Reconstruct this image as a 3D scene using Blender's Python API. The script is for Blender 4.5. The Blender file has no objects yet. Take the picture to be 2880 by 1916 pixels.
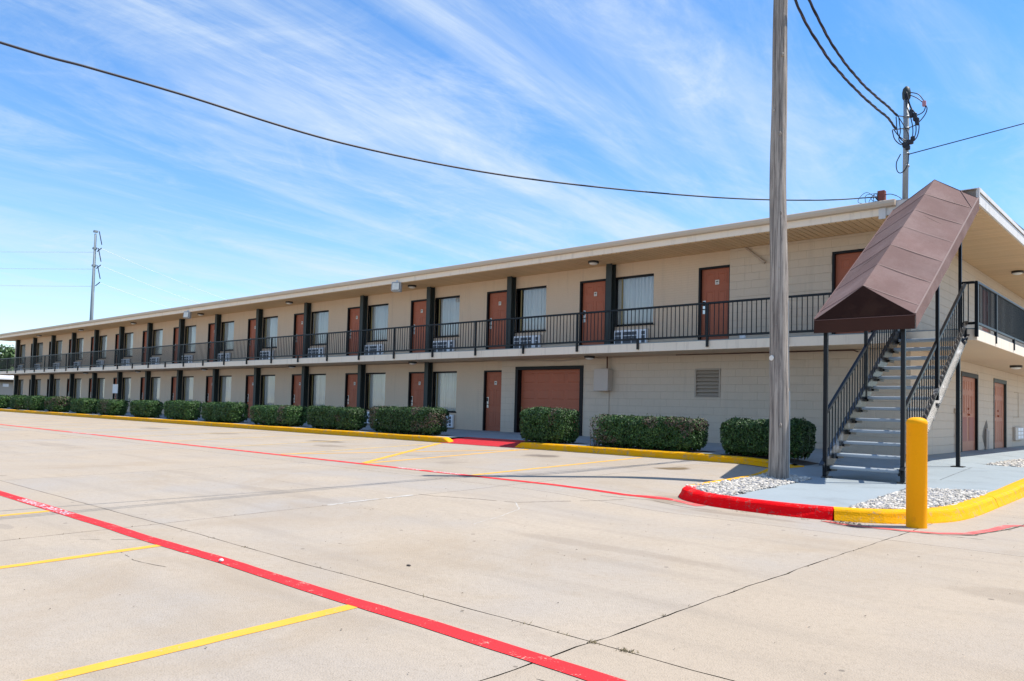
import bpy, bmesh, math, random
from mathutils import Vector, Matrix, noise
R = random.Random(7)
rad = math.radians
scene = bpy.context.scene
C = scene.collection

# ------------------------------------------------------------------ camera
cam = bpy.data.cameras.new('camera')
cam.sensor_width = 36.0
cam.lens = 2195.23 / 2880 * 36
cam.shift_y = 96.38 / 2880
cam.clip_start = 0.05
cam.clip_end = 6000
cam_o = bpy.data.objects.new('camera', cam)
C.objects.link(cam_o)
CR = Vector((0.74046801, 0.67160101, 0.02567514))
CU = Vector((0.01014386, -0.0493652, 0.99872928))
CF = Vector((-0.67201505, 0.73926664, 0.04336598))
CAM = Vector((13.1264, -18.7544, 0.9791))
m = Matrix((CR, CU, -CF)).transposed().to_4x4()
m.translation = CAM
cam_o.matrix_world = m
scene.camera = cam_o

# ------------------------------------------------------------------ world, sun, exposure
SUN_EL = rad(59.6)
world = bpy.data.worlds.new('World')
scene.world = world
world.use_nodes = True
nt = world.node_tree
nt.nodes.clear()


def N(tree, kind, **kw):
    n = tree.nodes.new(kind)
    for k, v in kw.items():
        setattr(n, k, v)
    return n


def math_node(tree, op, a, b=None, clamp=False):
    n = N(tree, 'ShaderNodeMath', operation=op, use_clamp=clamp)
    for i, v in enumerate((a, b)):
        if v is None:
            continue
        if isinstance(v, (int, float)):
            n.inputs[i].default_value = v
        else:
            tree.links.new(v, n.inputs[i])
    return n.outputs[0]


def build_world():
    L = nt.links.new
    sky = N(nt, 'ShaderNodeTexSky', sky_type='NISHITA', sun_disc=False)
    sky.sun_elevation = SUN_EL
    sky.sun_rotation = rad(45)
    sky.altitude = 150
    sky.air_density = 1.0
    sky.dust_density = 0.12
    sky.ozone_density = 3.0
    tc = N(nt, 'ShaderNodeTexCoord')
    sep = N(nt, 'ShaderNodeSeparateXYZ')
    L(tc.outputs['Generated'], sep.inputs[0])
    zc = math_node(nt, 'ADD', math_node(nt, 'MAXIMUM', sep.outputs[2], 0.0), 0.12)
    px = math_node(nt, 'DIVIDE', sep.outputs[0], zc)
    py = math_node(nt, 'DIVIDE', sep.outputs[1], zc)
    comb = N(nt, 'ShaderNodeCombineXYZ')
    L(px, comb.inputs[0])
    L(py, comb.inputs[1])

    def layer(scale, rot, off, detail, dist, lo, hi, rough=0.62):
        mp = N(nt, 'ShaderNodeMapping')
        mp.inputs['Rotation'].default_value = (0, 0, rot)
        mp.inputs['Scale'].default_value = scale
        mp.inputs['Location'].default_value = off
        L(comb.outputs[0], mp.inputs[0])
        no = N(nt, 'ShaderNodeTexNoise')
        no.inputs['Scale'].default_value = 1.0
        no.inputs['Detail'].default_value = detail
        no.inputs['Roughness'].default_value = rough
        no.inputs['Distortion'].default_value = dist
        L(mp.outputs[0], no.inputs[0])
        mr = N(nt, 'ShaderNodeMapRange', interpolation_type='SMOOTHSTEP')
        mr.inputs['From Min'].default_value = lo
        mr.inputs['From Max'].default_value = hi
        L(no.outputs[0], mr.inputs[0])
        return mr.outputs[0]
    a = layer((1.5, 0.30, 1), 0.0, (8.1, 4.4, 0), 10, 0.6, 0.40, 0.70, 0.64)
    b = layer((3.3, 1.0, 1), 0.0, (0.4, 2.2, 0), 12, 1.0, 0.42, 0.78, 0.70)
    c = layer((0.5, 0.4, 1), 0, (1.7, 5.2, 0), 3, 0.1, 0.32, 0.62)
    d = layer((2.6, 1.7, 1), rad(20), (7.7, 1.2, 0), 12, 1.2, 0.46, 0.76, 0.68)
    ab = math_node(nt, 'ADD', math_node(nt, 'MULTIPLY', a, 0.75), math_node(nt, 'MULTIPLY', b, 0.40))
    f = math_node(nt, 'MULTIPLY', ab, math_node(nt, 'ADD', math_node(nt, 'MULTIPLY', c, 0.65), 0.5))
    f = math_node(nt, 'ADD', f, math_node(nt, 'MULTIPLY', d, 0.34), True)
    f = math_node(nt, 'MULTIPLY', f, 0.86)
    veil = math_node(nt, 'DIVIDE', 0.062, zc)
    f = math_node(nt, 'ADD', f, math_node(nt, 'MULTIPLY', veil, math_node(nt, 'SUBTRACT', 1.0, f)), True)
    mix = N(nt, 'ShaderNodeMix', data_type='RGBA')
    L(f, mix.inputs['Factor'])
    hs = N(nt, 'ShaderNodeHueSaturation')
    hs.inputs['Saturation'].default_value = 1.36
    hs.inputs['Hue'].default_value = 0.503
    hs.inputs['Value'].default_value = 0.80
    L(sky.outputs[0], hs.inputs['Color'])
    L(hs.outputs[0], mix.inputs['A'])
    mix.inputs['B'].default_value = CLOUD
    bg = N(nt, 'ShaderNodeBackground')
    bg.inputs['Strength'].default_value = SKY
    L(mix.outputs['Result'], bg.inputs[0])
    out = N(nt, 'ShaderNodeOutputWorld')
    L(bg.outputs[0], out.inputs[0])


SKY = 0.15
CLOUD = (2.6, 3.0, 3.45, 1)
build_world()
sun = bpy.data.lights.new('sun', 'SUN')
sun.energy = 3.3
sun.angle = rad(0.5)
sun.color = (1.0, 0.945, 0.87)
sun_o = bpy.data.objects.new('sun', sun)
C.objects.link(sun_o)
sun_o.rotation_euler = Vector((-0.41, -0.42, -1.0)).to_track_quat('-Z', 'Y').to_euler()
sun_o.location = (20, 20, 40)
vs = scene.view_settings
vs.view_transform = 'Standard'
vs.look = 'None'
vs.gamma = 1.0
vs.use_curve_mapping = False
vs.exposure = 1.0


# ------------------------------------------------------------------ helpers
def link(o, parent=None):
    C.objects.link(o)
    if parent is not None:
        o.parent = parent
    return o


class MB:
    """collects shapes, then links them as one mesh object"""

    def __init__(s):
        s.v = []
        s.f = []
        s.m = []
        s.cur = 0

    def add(s, vs_, fs):
        b = len(s.v)
        s.v += [tuple(p) for p in vs_]
        for f in fs:
            s.f.append(tuple(i + b for i in f))
            s.m.append(s.cur)

    def box(s, x0, x1, y0, y1, z0, z1):
        s.add([(x0, y0, z0), (x1, y0, z0), (x1, y1, z0), (x0, y1, z0), (x0, y0, z1), (x1, y0, z1), (x1, y1, z1), (x0, y1, z1)],
              [(0, 3, 2, 1), (4, 5, 6, 7), (0, 1, 5, 4), (1, 2, 6, 5), (2, 3, 7, 6), (3, 0, 4, 7)])
        return s

    def cbox(s, x0, x1, y0, y1, z0, z1, c=0.006):
        """box with chamfered edges"""
        bm = bmesh.new()
        bmesh.ops.create_cube(bm, size=1)
        for v in bm.verts:
            v.co = Vector((x0 + (v.co.x + .5) * (x1 - x0), y0 + (v.co.y + .5) * (y1 - y0), z0 + (v.co.z + .5) * (z1 - z0)))
        bmesh.ops.bevel(bm, geom=list(bm.edges), offset=c, segments=1, affect='EDGES')
        s.bm(bm)
        return s

    def bm(s, bm):
        bm.verts.index_update()
        s.add([v.co.copy() for v in bm.verts], [[v.index for v in f.verts] for f in bm.faces])
        bm.free()

    def bar(s, p, q, w, h, up=(0, 0, 1)):
        p, q = Vector(p), Vector(q)
        d = (q - p).normalized()
        r = d.cross(Vector(up))
        if r.length < 1e-5:
            r = d.cross(Vector((0, 1, 0)))
        r.normalize()
        u = r.cross(d)
        pts = []
        for e in (p, q):
            for a, b in ((-1, -1), (1, -1), (1, 1), (-1, 1)):
                pts.append(e + r * (a * w / 2) + u * (b * h / 2))
        s.add(pts, [(3, 2, 1, 0), (4, 5, 6, 7), (0, 1, 5, 4), (1, 2, 6, 5), (2, 3, 7, 6), (3, 0, 4, 7)])
        return s

    def tube(s, path, r, n=8, cap=True):
        path = [Vector(p) for p in path]
        rr = r if isinstance(r, (list, tuple)) else [r] * len(path)
        rings = []
        prev = None
        for i, p in enumerate(path):
            d = (path[min(i + 1, len(path) - 1)] - path[max(i - 1, 0)])
            d = d.normalized() if d.length > 1e-9 else Vector((0, 0, 1))
            if prev is None:
                a = d.cross(Vector((0, 0, 1)))
                if a.length < 1e-3:
                    a = d.cross(Vector((0, 1, 0)))
            else:
                a = prev - d * prev.dot(d)
            a.normalize()
            prev = a
            b = d.cross(a)
            rings.append([p + (a * math.cos(2 * math.pi * k / n) + b * math.sin(2 * math.pi * k / n)) * rr[i] for k in range(n)])
        fs = []
        for i in range(len(rings) - 1):
            for k in range(n):
                fs.append((i * n + k, i * n + (k + 1) % n, (i + 1) * n + (k + 1) % n, (i + 1) * n + k))
        if cap:
            fs.append(tuple(reversed(range(n))))
            fs.append(tuple((len(rings) - 1) * n + k for k in range(n)))
        s.add([v for r_ in rings for v in r_], fs)
        return s

    def prism(s, poly, axis, a, b):
        """extrude a 2d polygon along axis 0/1/2 from a to b; poly holds the other two coordinates"""
        n = len(poly)

        def pt(u, w, t):
            return {0: (t, u, w), 1: (u, t, w), 2: (u, w, t)}[axis]
        vs_ = [pt(u, w, a) for u, w in poly] + [pt(u, w, b) for u, w in poly]
        fs = [tuple(reversed(range(n))), tuple(range(n, 2 * n))] + [(i, (i + 1) % n, n + (i + 1) % n, n + i) for i in range(n)]
        s.add(vs_, fs)
        return s

    def sweep(s, path, prof, closed=False):
        """path: list of (origin, right, up); prof: 2d points"""
        n = len(prof)
        vs_ = []
        for o, r_, u in path:
            for a, b in prof:
                vs_.append(Vector(o) + Vector(r_) * a + Vector(u) * b)
        fs = []
        for i in range(len(path) - 1):
            for k in range(n - (0 if closed else 1)):
                fs.append((i * n + k, i * n + (k + 1) % n, (i + 1) * n + (k + 1) % n, (i + 1) * n + k))
        s.add(vs_, fs)
        return s

    def mesh(s, name, mats, smooth=False):
        me = bpy.data.meshes.new(name)
        me.from_pydata(s.v, [], s.f)
        if not isinstance(mats, (list, tuple)):
            mats = [mats]
        for mt in mats:
            me.materials.append(mt)
        if len(mats) > 1:
            me.polygons.foreach_set('material_index', s.m)
        bm = bmesh.new()
        bm.from_mesh(me)
        if len(bm.faces) < 60000:
            bmesh.ops.recalc_face_normals(bm, faces=bm.faces)
        bm.to_mesh(me)
        bm.free()
        if smooth:
            me.polygons.foreach_set('use_smooth', [True] * len(me.polygons))
        me.update()
        return me

    def build(s, name, mats, parent=None, smooth=False, loc=None):
        o = bpy.data.objects.new(name, s.mesh(name, mats, smooth))
        if loc is not None:
            o.location = loc
        return link(o, parent)


def tag(o, label=None, cat=None, group=None, kind=None):
    if label:
        o['label'] = label
    if cat:
        o['category'] = cat
    if group:
        o['group'] = group
    if kind:
        o['kind'] = kind
    return o


def thing(name, label, cat, loc=(0, 0, 0), group=None, kind=None):
    o = bpy.data.objects.new(name, None)
    o.empty_display_size = 0.2
    o.location = loc
    link(o)
    return tag(o, label, cat, group, kind)


def inst(name, me, parent, loc=(0, 0, 0), rotz=0.0, scale=(1, 1, 1)):
    o = bpy.data.objects.new(name, me)
    o.location = loc
    o.rotation_euler = (0, 0, rotz)
    o.scale = scale
    return link(o, parent)


ORD = ['first', 'second', 'third', 'fourth', 'fifth', 'sixth', 'seventh', 'eighth', 'ninth', 'tenth', 'eleventh', 'twelfth',
       'thirteenth', 'fourteenth', 'fifteenth', 'sixteenth', 'seventeenth']


# ------------------------------------------------------------------ materials
def mat(name, col, rough=0.6, var=0.12, scale=3.0, bump=0.0, bscale=60.0, metal=0.0, spec=0.5, fine=0.0, island=0.0, objrand=0.0, dirt=None, tone2=None,
        stretch=(1, 1, 1)):
    """principled surface; colour wobbles with noise in world space"""
    mt = bpy.data.materials.new(name)
    mt.use_nodes = True
    t = mt.node_tree
    t.nodes.clear()
    L = t.links.new
    out = N(t, 'ShaderNodeOutputMaterial')
    p = N(t, 'ShaderNodeBsdfPrincipled')
    L(p.outputs[0], out.inputs[0])
    p.inputs['Roughness'].default_value = rough
    p.inputs['Metallic'].default_value = metal
    p.inputs['Specular IOR Level'].default_value = spec
    geo = N(t, 'ShaderNodeNewGeometry')
    mp = N(t, 'ShaderNodeMapping')
    mp.inputs['Scale'].default_value = stretch
    L(geo.outputs['Position'], mp.inputs[0])
    pos = mp.outputs[0]
    n1 = N(t, 'ShaderNodeTexNoise')
    n1.inputs['Scale'].default_value = scale
    n1.inputs['Detail'].default_value = 6
    L(pos, n1.inputs[0])
    val = math_node(t, 'ADD', math_node(t, 'MULTIPLY', math_node(t, 'SUBTRACT', n1.outputs[0], 0.5), 2 * var), 1.0)
    if fine:
        n2 = N(t, 'ShaderNodeTexNoise')
        n2.inputs['Scale'].default_value = scale * 22
        n2.inputs['Detail'].default_value = 3
        L(pos, n2.inputs[0])
        val = math_node(t, 'ADD', val, math_node(t, 'MULTIPLY', math_node(t, 'SUBTRACT', n2.outputs[0], 0.5), 2 * fine))
    if island:
        val = math_node(t, 'MULTIPLY', val, math_node(t, 'ADD', math_node(t, 'MULTIPLY', math_node(t, 'SUBTRACT', geo.outputs['Random Per Island'], 0.5), 2 * island), 1.0))
    if objrand:
        oi = N(t, 'ShaderNodeObjectInfo')
        val = math_node(t, 'MULTIPLY', val, math_node(t, 'ADD', math_node(t, 'MULTIPLY', math_node(t, 'SUBTRACT', oi.outputs['Random'], 0.5), 2 * objrand), 1.0))
    base = N(t, 'ShaderNodeRGB')
    base.outputs[0].default_value = (*col, 1)
    cur = base.outputs[0]
    if tone2:
        n3 = N(t, 'ShaderNodeTexNoise')
        n3.inputs['Scale'].default_value = tone2[1]
        n3.inputs['Detail'].default_value = 8
        n3.inputs['Roughness'].default_value = 0.65
        L(pos, n3.inputs[0])
        mr = N(t, 'ShaderNodeMapRange')
        mr.inputs['From Min'].default_value = tone2[2]
        mr.inputs['From Max'].default_value = tone2[3]
        L(n3.outputs[0] if not (len(tone2) > 4) else geo.outputs['Random Per Island'], mr.inputs[0])
        mx = N(t, 'ShaderNodeMix', data_type='RGBA')
        L(mr.outputs[0], mx.inputs['Factor'])
        L(cur, mx.inputs['A'])
        mx.inputs['B'].default_value = (*tone2[0], 1)
        cur = mx.outputs['Result']
    vm = N(t, 'ShaderNodeVectorMath', operation='SCALE')
    L(cur, vm.inputs[0])
    L(val, vm.inputs['Scale'])
    L(vm.outputs[0], p.inputs['Base Color'])
    if bump:
        nb = N(t, 'ShaderNodeTexNoise')
        nb.inputs['Scale'].default_value = bscale
        nb.inputs['Detail'].default_value = 4
        L(pos, nb.inputs[0])
        bp = N(t, 'ShaderNodeBump')
        bp.inputs['Strength'].default_value = bump
        bp.inputs['Distance'].default_value = 0.01
        L(nb.outputs[0], bp.inputs['Height'])
        L(bp.outputs[0], p.inputs['Normal'])
    mt['p'] = 1
    return mt


def glass_mat(name, tint=(0.97, 0.98, 0.98)):
    mt = bpy.data.materials.new(name)
    mt.use_nodes = True
    t = mt.node_tree
    t.nodes.clear()
    out = N(t, 'ShaderNodeOutputMaterial')
    tr = N(t, 'ShaderNodeBsdfTransparent')
    tr.inputs[0].default_value = (*tint, 1)
    gl = N(t, 'ShaderNodeBsdfGlossy')
    gl.inputs['Roughness'].default_value = 0.01
    fr = N(t, 'ShaderNodeFresnel')
    fr.inputs[0].default_value = 1.9
    mx = N(t, 'ShaderNodeMixShader')
    t.links.new(fr.outputs[0], mx.inputs[0])
    t.links.new(tr.outputs[0], mx.inputs[1])
    t.links.new(gl.outputs[0], mx.inputs[2])
    t.links.new(mx.outputs[0], out.inputs[0])
    return mt


def concrete_mat(name, col, stains=()):
    """weathered slab concrete: broad tone patches, tyre-polished streaks along x, fine speckle, oil marks"""
    mt = mat(name, col, 0.9, 0.16, 0.7, bump=0.6, bscale=110, fine=0.13, objrand=0.08, spec=0.15)
    t = mt.node_tree
    L = t.links.new
    p = next(n for n in t.nodes if n.type == 'BSDF_PRINCIPLED')
    src = p.inputs['Base Color'].links[0].from_socket
    geo = next(n for n in t.nodes if n.type == 'NEW_GEOMETRY')
    cur = src

    def over(fac, colr):
        nonlocal cur
        mx = N(t, 'ShaderNodeMix', data_type='RGBA')
        L(fac, mx.inputs['Factor'])
        L(cur, mx.inputs['A'])
        mx.inputs['B'].default_value = (*colr, 1)
        cur = mx.outputs['Result']
    # grey worn patches
    n = N(t, 'ShaderNodeTexNoise')
    n.inputs['Scale'].default_value = 0.75
    n.inputs['Detail'].default_value = 8
    n.inputs['Distortion'].default_value = 0.4
    L(geo.outputs['Position'], n.inputs[0])
    mr = N(t, 'ShaderNodeMapRange')
    mr.inputs['From Min'].default_value = 0.42
    mr.inputs['From Max'].default_value = 0.68
    mr.inputs['To Max'].default_value = 0.75
    L(n.outputs[0], mr.inputs[0])
    over(mr.outputs[0], (col[0] * 0.88, col[1] * 0.95, col[2] * 1.08))
    # some pours came out browner than others
    oi = N(t, 'ShaderNodeObjectInfo')
    mr = N(t, 'ShaderNodeMapRange')
    mr.inputs['From Min'].default_value = 0.35
    mr.inputs['From Max'].default_value = 0.95
    mr.inputs['To Max'].default_value = 0.7
    L(oi.outputs['Random'], mr.inputs[0])
    over(mr.outputs[0], (col[0] * 0.94, col[1] * 0.90, col[2] * 0.84))
    n = N(t, 'ShaderNodeTexNoise')
    n.inputs['Scale'].default_value = 34
    n.inputs['Detail'].default_value = 5
    n.inputs['Roughness'].default_value = 0.7
    L(geo.outputs['Position'], n.inputs[0])
    mr = N(t, 'ShaderNodeMapRange')
    mr.inputs['From Min'].default_value = 0.5
    mr.inputs['From Max'].default_value = 0.78
    mr.inputs['To Max'].default_value = 0.6
    L(n.outputs[0], mr.inputs[0])
    over(mr.outputs[0], (col[0] * 0.68, col[1] * 0.66, col[2] * 0.62))
    # streaks along x
    mp = N(t, 'ShaderNodeMapping')
    mp.inputs['Scale'].default_value = (0.35, 3.2, 1)
    L(geo.outputs['Position'], mp.inputs[0])
    n = N(t, 'ShaderNodeTexNoise')
    n.inputs['Scale'].default_value = 1.0
    n.inputs['Detail'].default_value = 7
    L(mp.outputs[0], n.inputs[0])
    mr = N(t, 'ShaderNodeMapRange')
    mr.inputs['From Min'].default_value = 0.52
    mr.inputs['From Max'].default_value = 0.8
    mr.inputs['To Max'].default_value = 0.45
    L(n.outputs[0], mr.inputs[0])
    over(mr.outputs[0], (col[0] * 0.66, col[1] * 0.66, col[2] * 0.67))
    # pits and dark specks
    v = N(t, 'ShaderNodeTexVoronoi')
    v.inputs['Scale'].default_value = 5.5
    L(geo.outputs['Position'], v.inputs[0])
    sx = N(t, 'ShaderNodeSeparateColor')
    L(v.outputs['Color'], sx.inputs[0])
    rad_ = math_node(t, 'MULTIPLY', math_node(t, 'POWER', sx.outputs[0], 9.0), 0.13)
    f = math_node(t, 'LESS_THAN', v.outputs['Distance'], rad_)
    over(math_node(t, 'MULTIPLY', f, 0.6), (0.10, 0.085, 0.07))
    n = N(t, 'ShaderNodeTexNoise')
    n.inputs['Scale'].default_value = 210
    n.inputs['Detail'].default_value = 2
    L(geo.outputs['Position'], n.inputs[0])
    mr = N(t, 'ShaderNodeMapRange')
    mr.inputs['From Min'].default_value = 0.62
    mr.inputs['From Max'].default_value = 0.75
    mr.inputs['To Max'].default_value = 0.5
    L(n.outputs[0], mr.inputs[0])
    over(mr.outputs[0], (col[0] * 0.45, col[1] * 0.42, col[2] * 0.38))
    # brown water stains, broken up
    n = N(t, 'ShaderNodeTexNoise')
    n.inputs['Scale'].default_value = 0.42
    n.inputs['Detail'].default_value = 10
    n.inputs['Roughness'].default_value = 0.68
    n.inputs['Distortion'].default_value = 0.9
    L(geo.outputs['Position'], n.inputs[0])
    mr = N(t, 'ShaderNodeMapRange')
    mr.inputs['From Min'].default_value = 0.53
    mr.inputs['From Max'].default_value = 0.72
    mr.inputs['To Max'].default_value = 0.55
    L(n.outputs[0], mr.inputs[0])
    over(mr.outputs[0], (col[0] * 0.80, col[1] * 0.73, col[2] * 0.63))
    # small drips
    v = N(t, 'ShaderNodeTexVoronoi')
    v.inputs['Scale'].default_value = 1.15
    v.inputs['Randomness'].default_value = 1.0
    L(geo.outputs['Position'], v.inputs[0])
    sx = N(t, 'ShaderNodeSeparateColor')
    L(v.outputs['Color'], sx.inputs[0])
    dd = math_node(t, 'DIVIDE', v.outputs['Distance'], math_node(t, 'ADD', math_node(t, 'MULTIPLY', math_node(t, 'POWER', sx.outputs[0], 6.0), 0.11), 0.002))
    dd = math_node(t, 'ADD', dd, math_node(t, 'MULTIPLY', math_node(t, 'SUBTRACT', n.outputs[0], 0.5), 2.0))
    mr = N(t, 'ShaderNodeMapRange', interpolation_type='SMOOTHSTEP')
    mr.inputs['From Min'].default_value = 1.1
    mr.inputs['From Max'].default_value = 0.5
    mr.inputs['To Max'].default_value = 0.42
    L(dd, mr.inputs[0])
    over(mr.outputs[0], (0.15, 0.12, 0.09))
    # oil marks
    nz = N(t, 'ShaderNodeTexNoise')
    nz.inputs['Scale'].default_value = 2.2
    nz.inputs['Detail'].default_value = 5
    L(geo.outputs['Position'], nz.inputs[0])
    sep = N(t, 'ShaderNodeSeparateXYZ')
    L(geo.outputs['Position'], sep.inputs[0])
    for (x, y, rx, ry, k, cc) in stains:
        dx = math_node(t, 'DIVIDE', math_node(t, 'SUBTRACT', sep.outputs[0], x), rx)
        dy = math_node(t, 'DIVIDE', math_node(t, 'SUBTRACT', sep.outputs[1], y), ry)
        dd = math_node(t, 'ADD', math_node(t, 'MULTIPLY', dx, dx), math_node(t, 'MULTIPLY', dy, dy))
        dd = math_node(t, 'ADD', dd, math_node(t, 'MULTIPLY', math_node(t, 'SUBTRACT', nz.outputs[0], 0.5), 2.2))
        mr = N(t, 'ShaderNodeMapRange', interpolation_type='SMOOTHSTEP')
        mr.inputs['From Min'].default_value = 1.0
        mr.inputs['From Max'].default_value = 0.25
        mr.inputs['To Max'].default_value = k
        L(dd, mr.inputs[0])
        over(mr.outputs[0], cc)
    L(cur, p.inputs['Base Color'])
    return mt


def paint_wear(mt, under, lo=0.60, hi=0.72, scale=9.0, fine=90.0):
    """worn paint: the surface below shows through in flecks"""
    t = mt.node_tree
    L = t.links.new
    p = next(n for n in t.nodes if n.type == 'BSDF_PRINCIPLED')
    src = p.inputs['Base Color'].links[0].from_socket
    geo = next(n for n in t.nodes if n.type == 'NEW_GEOMETRY')
    a = N(t, 'ShaderNodeTexNoise')
    a.inputs['Scale'].default_value = scale
    a.inputs['Detail'].default_value = 6
    a.inputs['Roughness'].default_value = 0.7
    L(geo.outputs['Position'], a.inputs[0])
    b = N(t, 'ShaderNodeTexNoise')
    b.inputs['Scale'].default_value = fine
    b.inputs['Detail'].default_value = 3
    L(geo.outputs['Position'], b.inputs[0])
    s = math_node(t, 'ADD', math_node(t, 'MULTIPLY', a.outputs[0], 0.6), math_node(t, 'MULTIPLY', b.outputs[0], 0.4))
    mr = N(t, 'ShaderNodeMapRange')
    mr.inputs['From Min'].default_value = lo
    mr.inputs['From Max'].default_value = hi
    L(s, mr.inputs[0])
    mx = N(t, 'ShaderNodeMix', data_type='RGBA')
    L(mr.outputs[0], mx.inputs['Factor'])
    L(src, mx.inputs['A'])
    mx.inputs['B'].default_value = (*under, 1)
    L(mx.outputs['Result'], p.inputs['Base Color'])
    return mt


def wood_pole_mat():
    mt = mat('weathered_pole_wood', (0.43, 0.375, 0.32), 0.9, 0.28, 1.2, bump=0.0, spec=0.15)
    t = mt.node_tree
    L = t.links.new
    p = next(n for n in t.nodes if n.type == 'BSDF_PRINCIPLED')
    src = p.inputs['Base Color'].links[0].from_socket
    tc = N(t, 'ShaderNodeTexCoord')
    mp = N(t, 'ShaderNodeMapping')
    mp.inputs['Scale'].default_value = (16, 16, 0.55)
    L(tc.outputs['Object'], mp.inputs[0])
    n = N(t, 'ShaderNodeTexNoise')
    n.inputs['Scale'].default_value = 1.6
    n.inputs['Detail'].default_value = 9
    n.inputs['Roughness'].default_value = 0.72
    n.inputs['Distortion'].default_value = 0.6
    L(mp.outputs[0], n.inputs[0])
    mr = N(t, 'ShaderNodeMapRange')
    mr.inputs['From Min'].default_value = 0.36
    mr.inputs['From Max'].default_value = 0.60
    L(n.outputs[0], mr.inputs[0])
    mx = N(t, 'ShaderNodeMix', data_type='RGBA')
    L(mr.outputs[0], mx.inputs['Factor'])
    mx.inputs['A'].default_value = (0.115, 0.10, 0.09, 1)
    L(src, mx.inputs['B'])
    # long checks
    mp2 = N(t, 'ShaderNodeMapping')
    mp2.inputs['Scale'].default_value = (34, 34, 0.35)
    L(tc.outputs['Object'], mp2.inputs[0])
    n2 = N(t, 'ShaderNodeTexNoise')
    n2.inputs['Scale'].default_value = 1.0
    n2.inputs['Detail'].default_value = 3
    L(mp2.outputs[0], n2.inputs[0])
    mr2 = N(t, 'ShaderNodeMapRange')
    mr2.inputs['From Min'].default_value = 0.585
    mr2.inputs['From Max'].default_value = 0.63
    mr2.inputs['To Max'].default_value = 0.75
    L(n2.outputs[0], mr2.inputs[0])
    mx2 = N(t, 'ShaderNodeMix', data_type='RGBA')
    L(mr2.outputs[0], mx2.inputs['Factor'])
    L(mx.outputs['Result'], mx2.inputs['A'])
    mx2.inputs['B'].default_value = (0.06, 0.05, 0.045, 1)
    L(mx2.outputs['Result'], p.inputs['Base Color'])
    bp = N(t, 'ShaderNodeBump')
    bp.inputs['Strength'].default_value = 0.7
    bp.inputs['Distance'].default_value = 0.012
    L(math_node(t, 'SUBTRACT', n.outputs[0], mr2.outputs[0]), bp.inputs['Height'])
    L(bp.outputs[0], p.inputs['Normal'])
    return mt


CON = (0.415, 0.350, 0.274)
M = {}
M['lot'] = concrete_mat('parking_concrete', CON, stains=(
    (2.45, -5.95, 0.55, 0.42, 0.72, (0.13, 0.105, 0.085)), (5.83, -6.4, 0.34, 0.42, 0.85, (0.13, 0.085, 0.035)),
    (-4.6, -6.6, 0.8, 0.45, 0.6, (0.16, 0.13, 0.10)), (-2.9, -7.6, 0.7, 0.35, 0.45, (0.17, 0.14, 0.11)), (-9.8, -6.8, 0.8, 0.5, 0.5, (0.16, 0.13, 0.10)),
    (4.9, -16.55, 0.22, 0.08, 0.3, (0.2, 0.18, 0.16)), (7.9, -9.75, 0.5, 0.4, 0.5, (0.2, 0.15, 0.10)), (1.0, -8.0, 1.2, 0.3, 0.3, (0.22, 0.19, 0.16)),
    (10.2, -10.05, 0.3, 0.2, 0.5, (0.12, 0.09, 0.07)), (9.2, -13.2, 1.4, 0.16, 0.3, (0.25, 0.2, 0.15)), (4.4, -13.4, 1.3, 0.2, 0.28, (0.24, 0.2, 0.16)), (12.2, -12.6, 0.7, 0.3, 0.3, (0.24, 0.19, 0.14)), (-7.2, -12.4, 2.2, 0.3, 0.3, (0.25, 0.21, 0.17)), (2.4, -8.6, 0.3, 0.4, 0.35, (0.2, 0.17, 0.14)), (9.0, -10.25, 0.9, 0.12, 0.4, (0.2, 0.16, 0.12)), (-14.5, -6.9, 1.0, 0.5, 0.45, (0.16, 0.13, 0.10))))
M['dirt'] = mat('joint_dirt', (0.055, 0.042, 0.032), 0.95, 0.3, 6, fine=0.3)
M['crack'] = mat('crack_dirt', (0.10, 0.078, 0.055), 0.95, 0.5, 8, fine=0.4)
M['weed'] = mat('dry_weed', (0.20, 0.16, 0.085), 0.9, 0.3, 8, island=0.5)
M['patch'] = mat('pale_crack_filler', (0.47, 0.44, 0.39), 0.9, 0.15, 9, fine=0.2)
M['red_line'] = paint_wear(mat('red_line_paint', (0.74, 0.030, 0.034), 0.75, 0.12, 5, fine=0.08, bump=0.3, bscale=150, spec=0.15), CON, 0.585, 0.65)
M['red_old'] = paint_wear(mat('faded_red_paint', (0.62, 0.085, 0.075), 0.7, 0.14, 5, fine=0.08), CON, 0.52, 0.66)
M['yellow_line'] = paint_wear(mat('yellow_line_paint', (0.74, 0.385, 0.05), 0.75, 0.12, 5, fine=0.08, spec=0.15), CON, 0.56, 0.68)
M['yellow_faint'] = paint_wear(mat('faded_yellow_paint', (0.66, 0.43, 0.11), 0.7, 0.12, 5, fine=0.08), CON, 0.47, 0.62)
M['white_paint'] = mat('white_letter_paint', (0.78, 0.72, 0.72), 0.6, 0.08, 8)
M['kerb_yellow'] = paint_wear(mat('kerb_yellow_paint', (0.80, 0.375, 0.002), 0.75, 0.12, 4, fine=0.10, bump=0.6, bscale=60, spec=0.1), (0.36, 0.27, 0.14), 0.545, 0.60)
M['kerb_red'] = paint_wear(mat('kerb_red_paint', (0.92, 0.003, 0.007), 0.8, 0.14, 5, fine=0.10, bump=0.9, bscale=45, spec=0.08), (0.36, 0.10, 0.085), 0.55, 0.60)
M['ramp_red'] = mat('ramp_red_paint', (0.50, 0.012, 0.022), 0.6, 0.12, 5, fine=0.12, bump=0.3, bscale=90)
M['kerb_concrete'] = mat('kerb_concrete', (0.42, 0.37, 0.31), 0.9, 0.15, 4, fine=0.12, bump=0.3)
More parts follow.
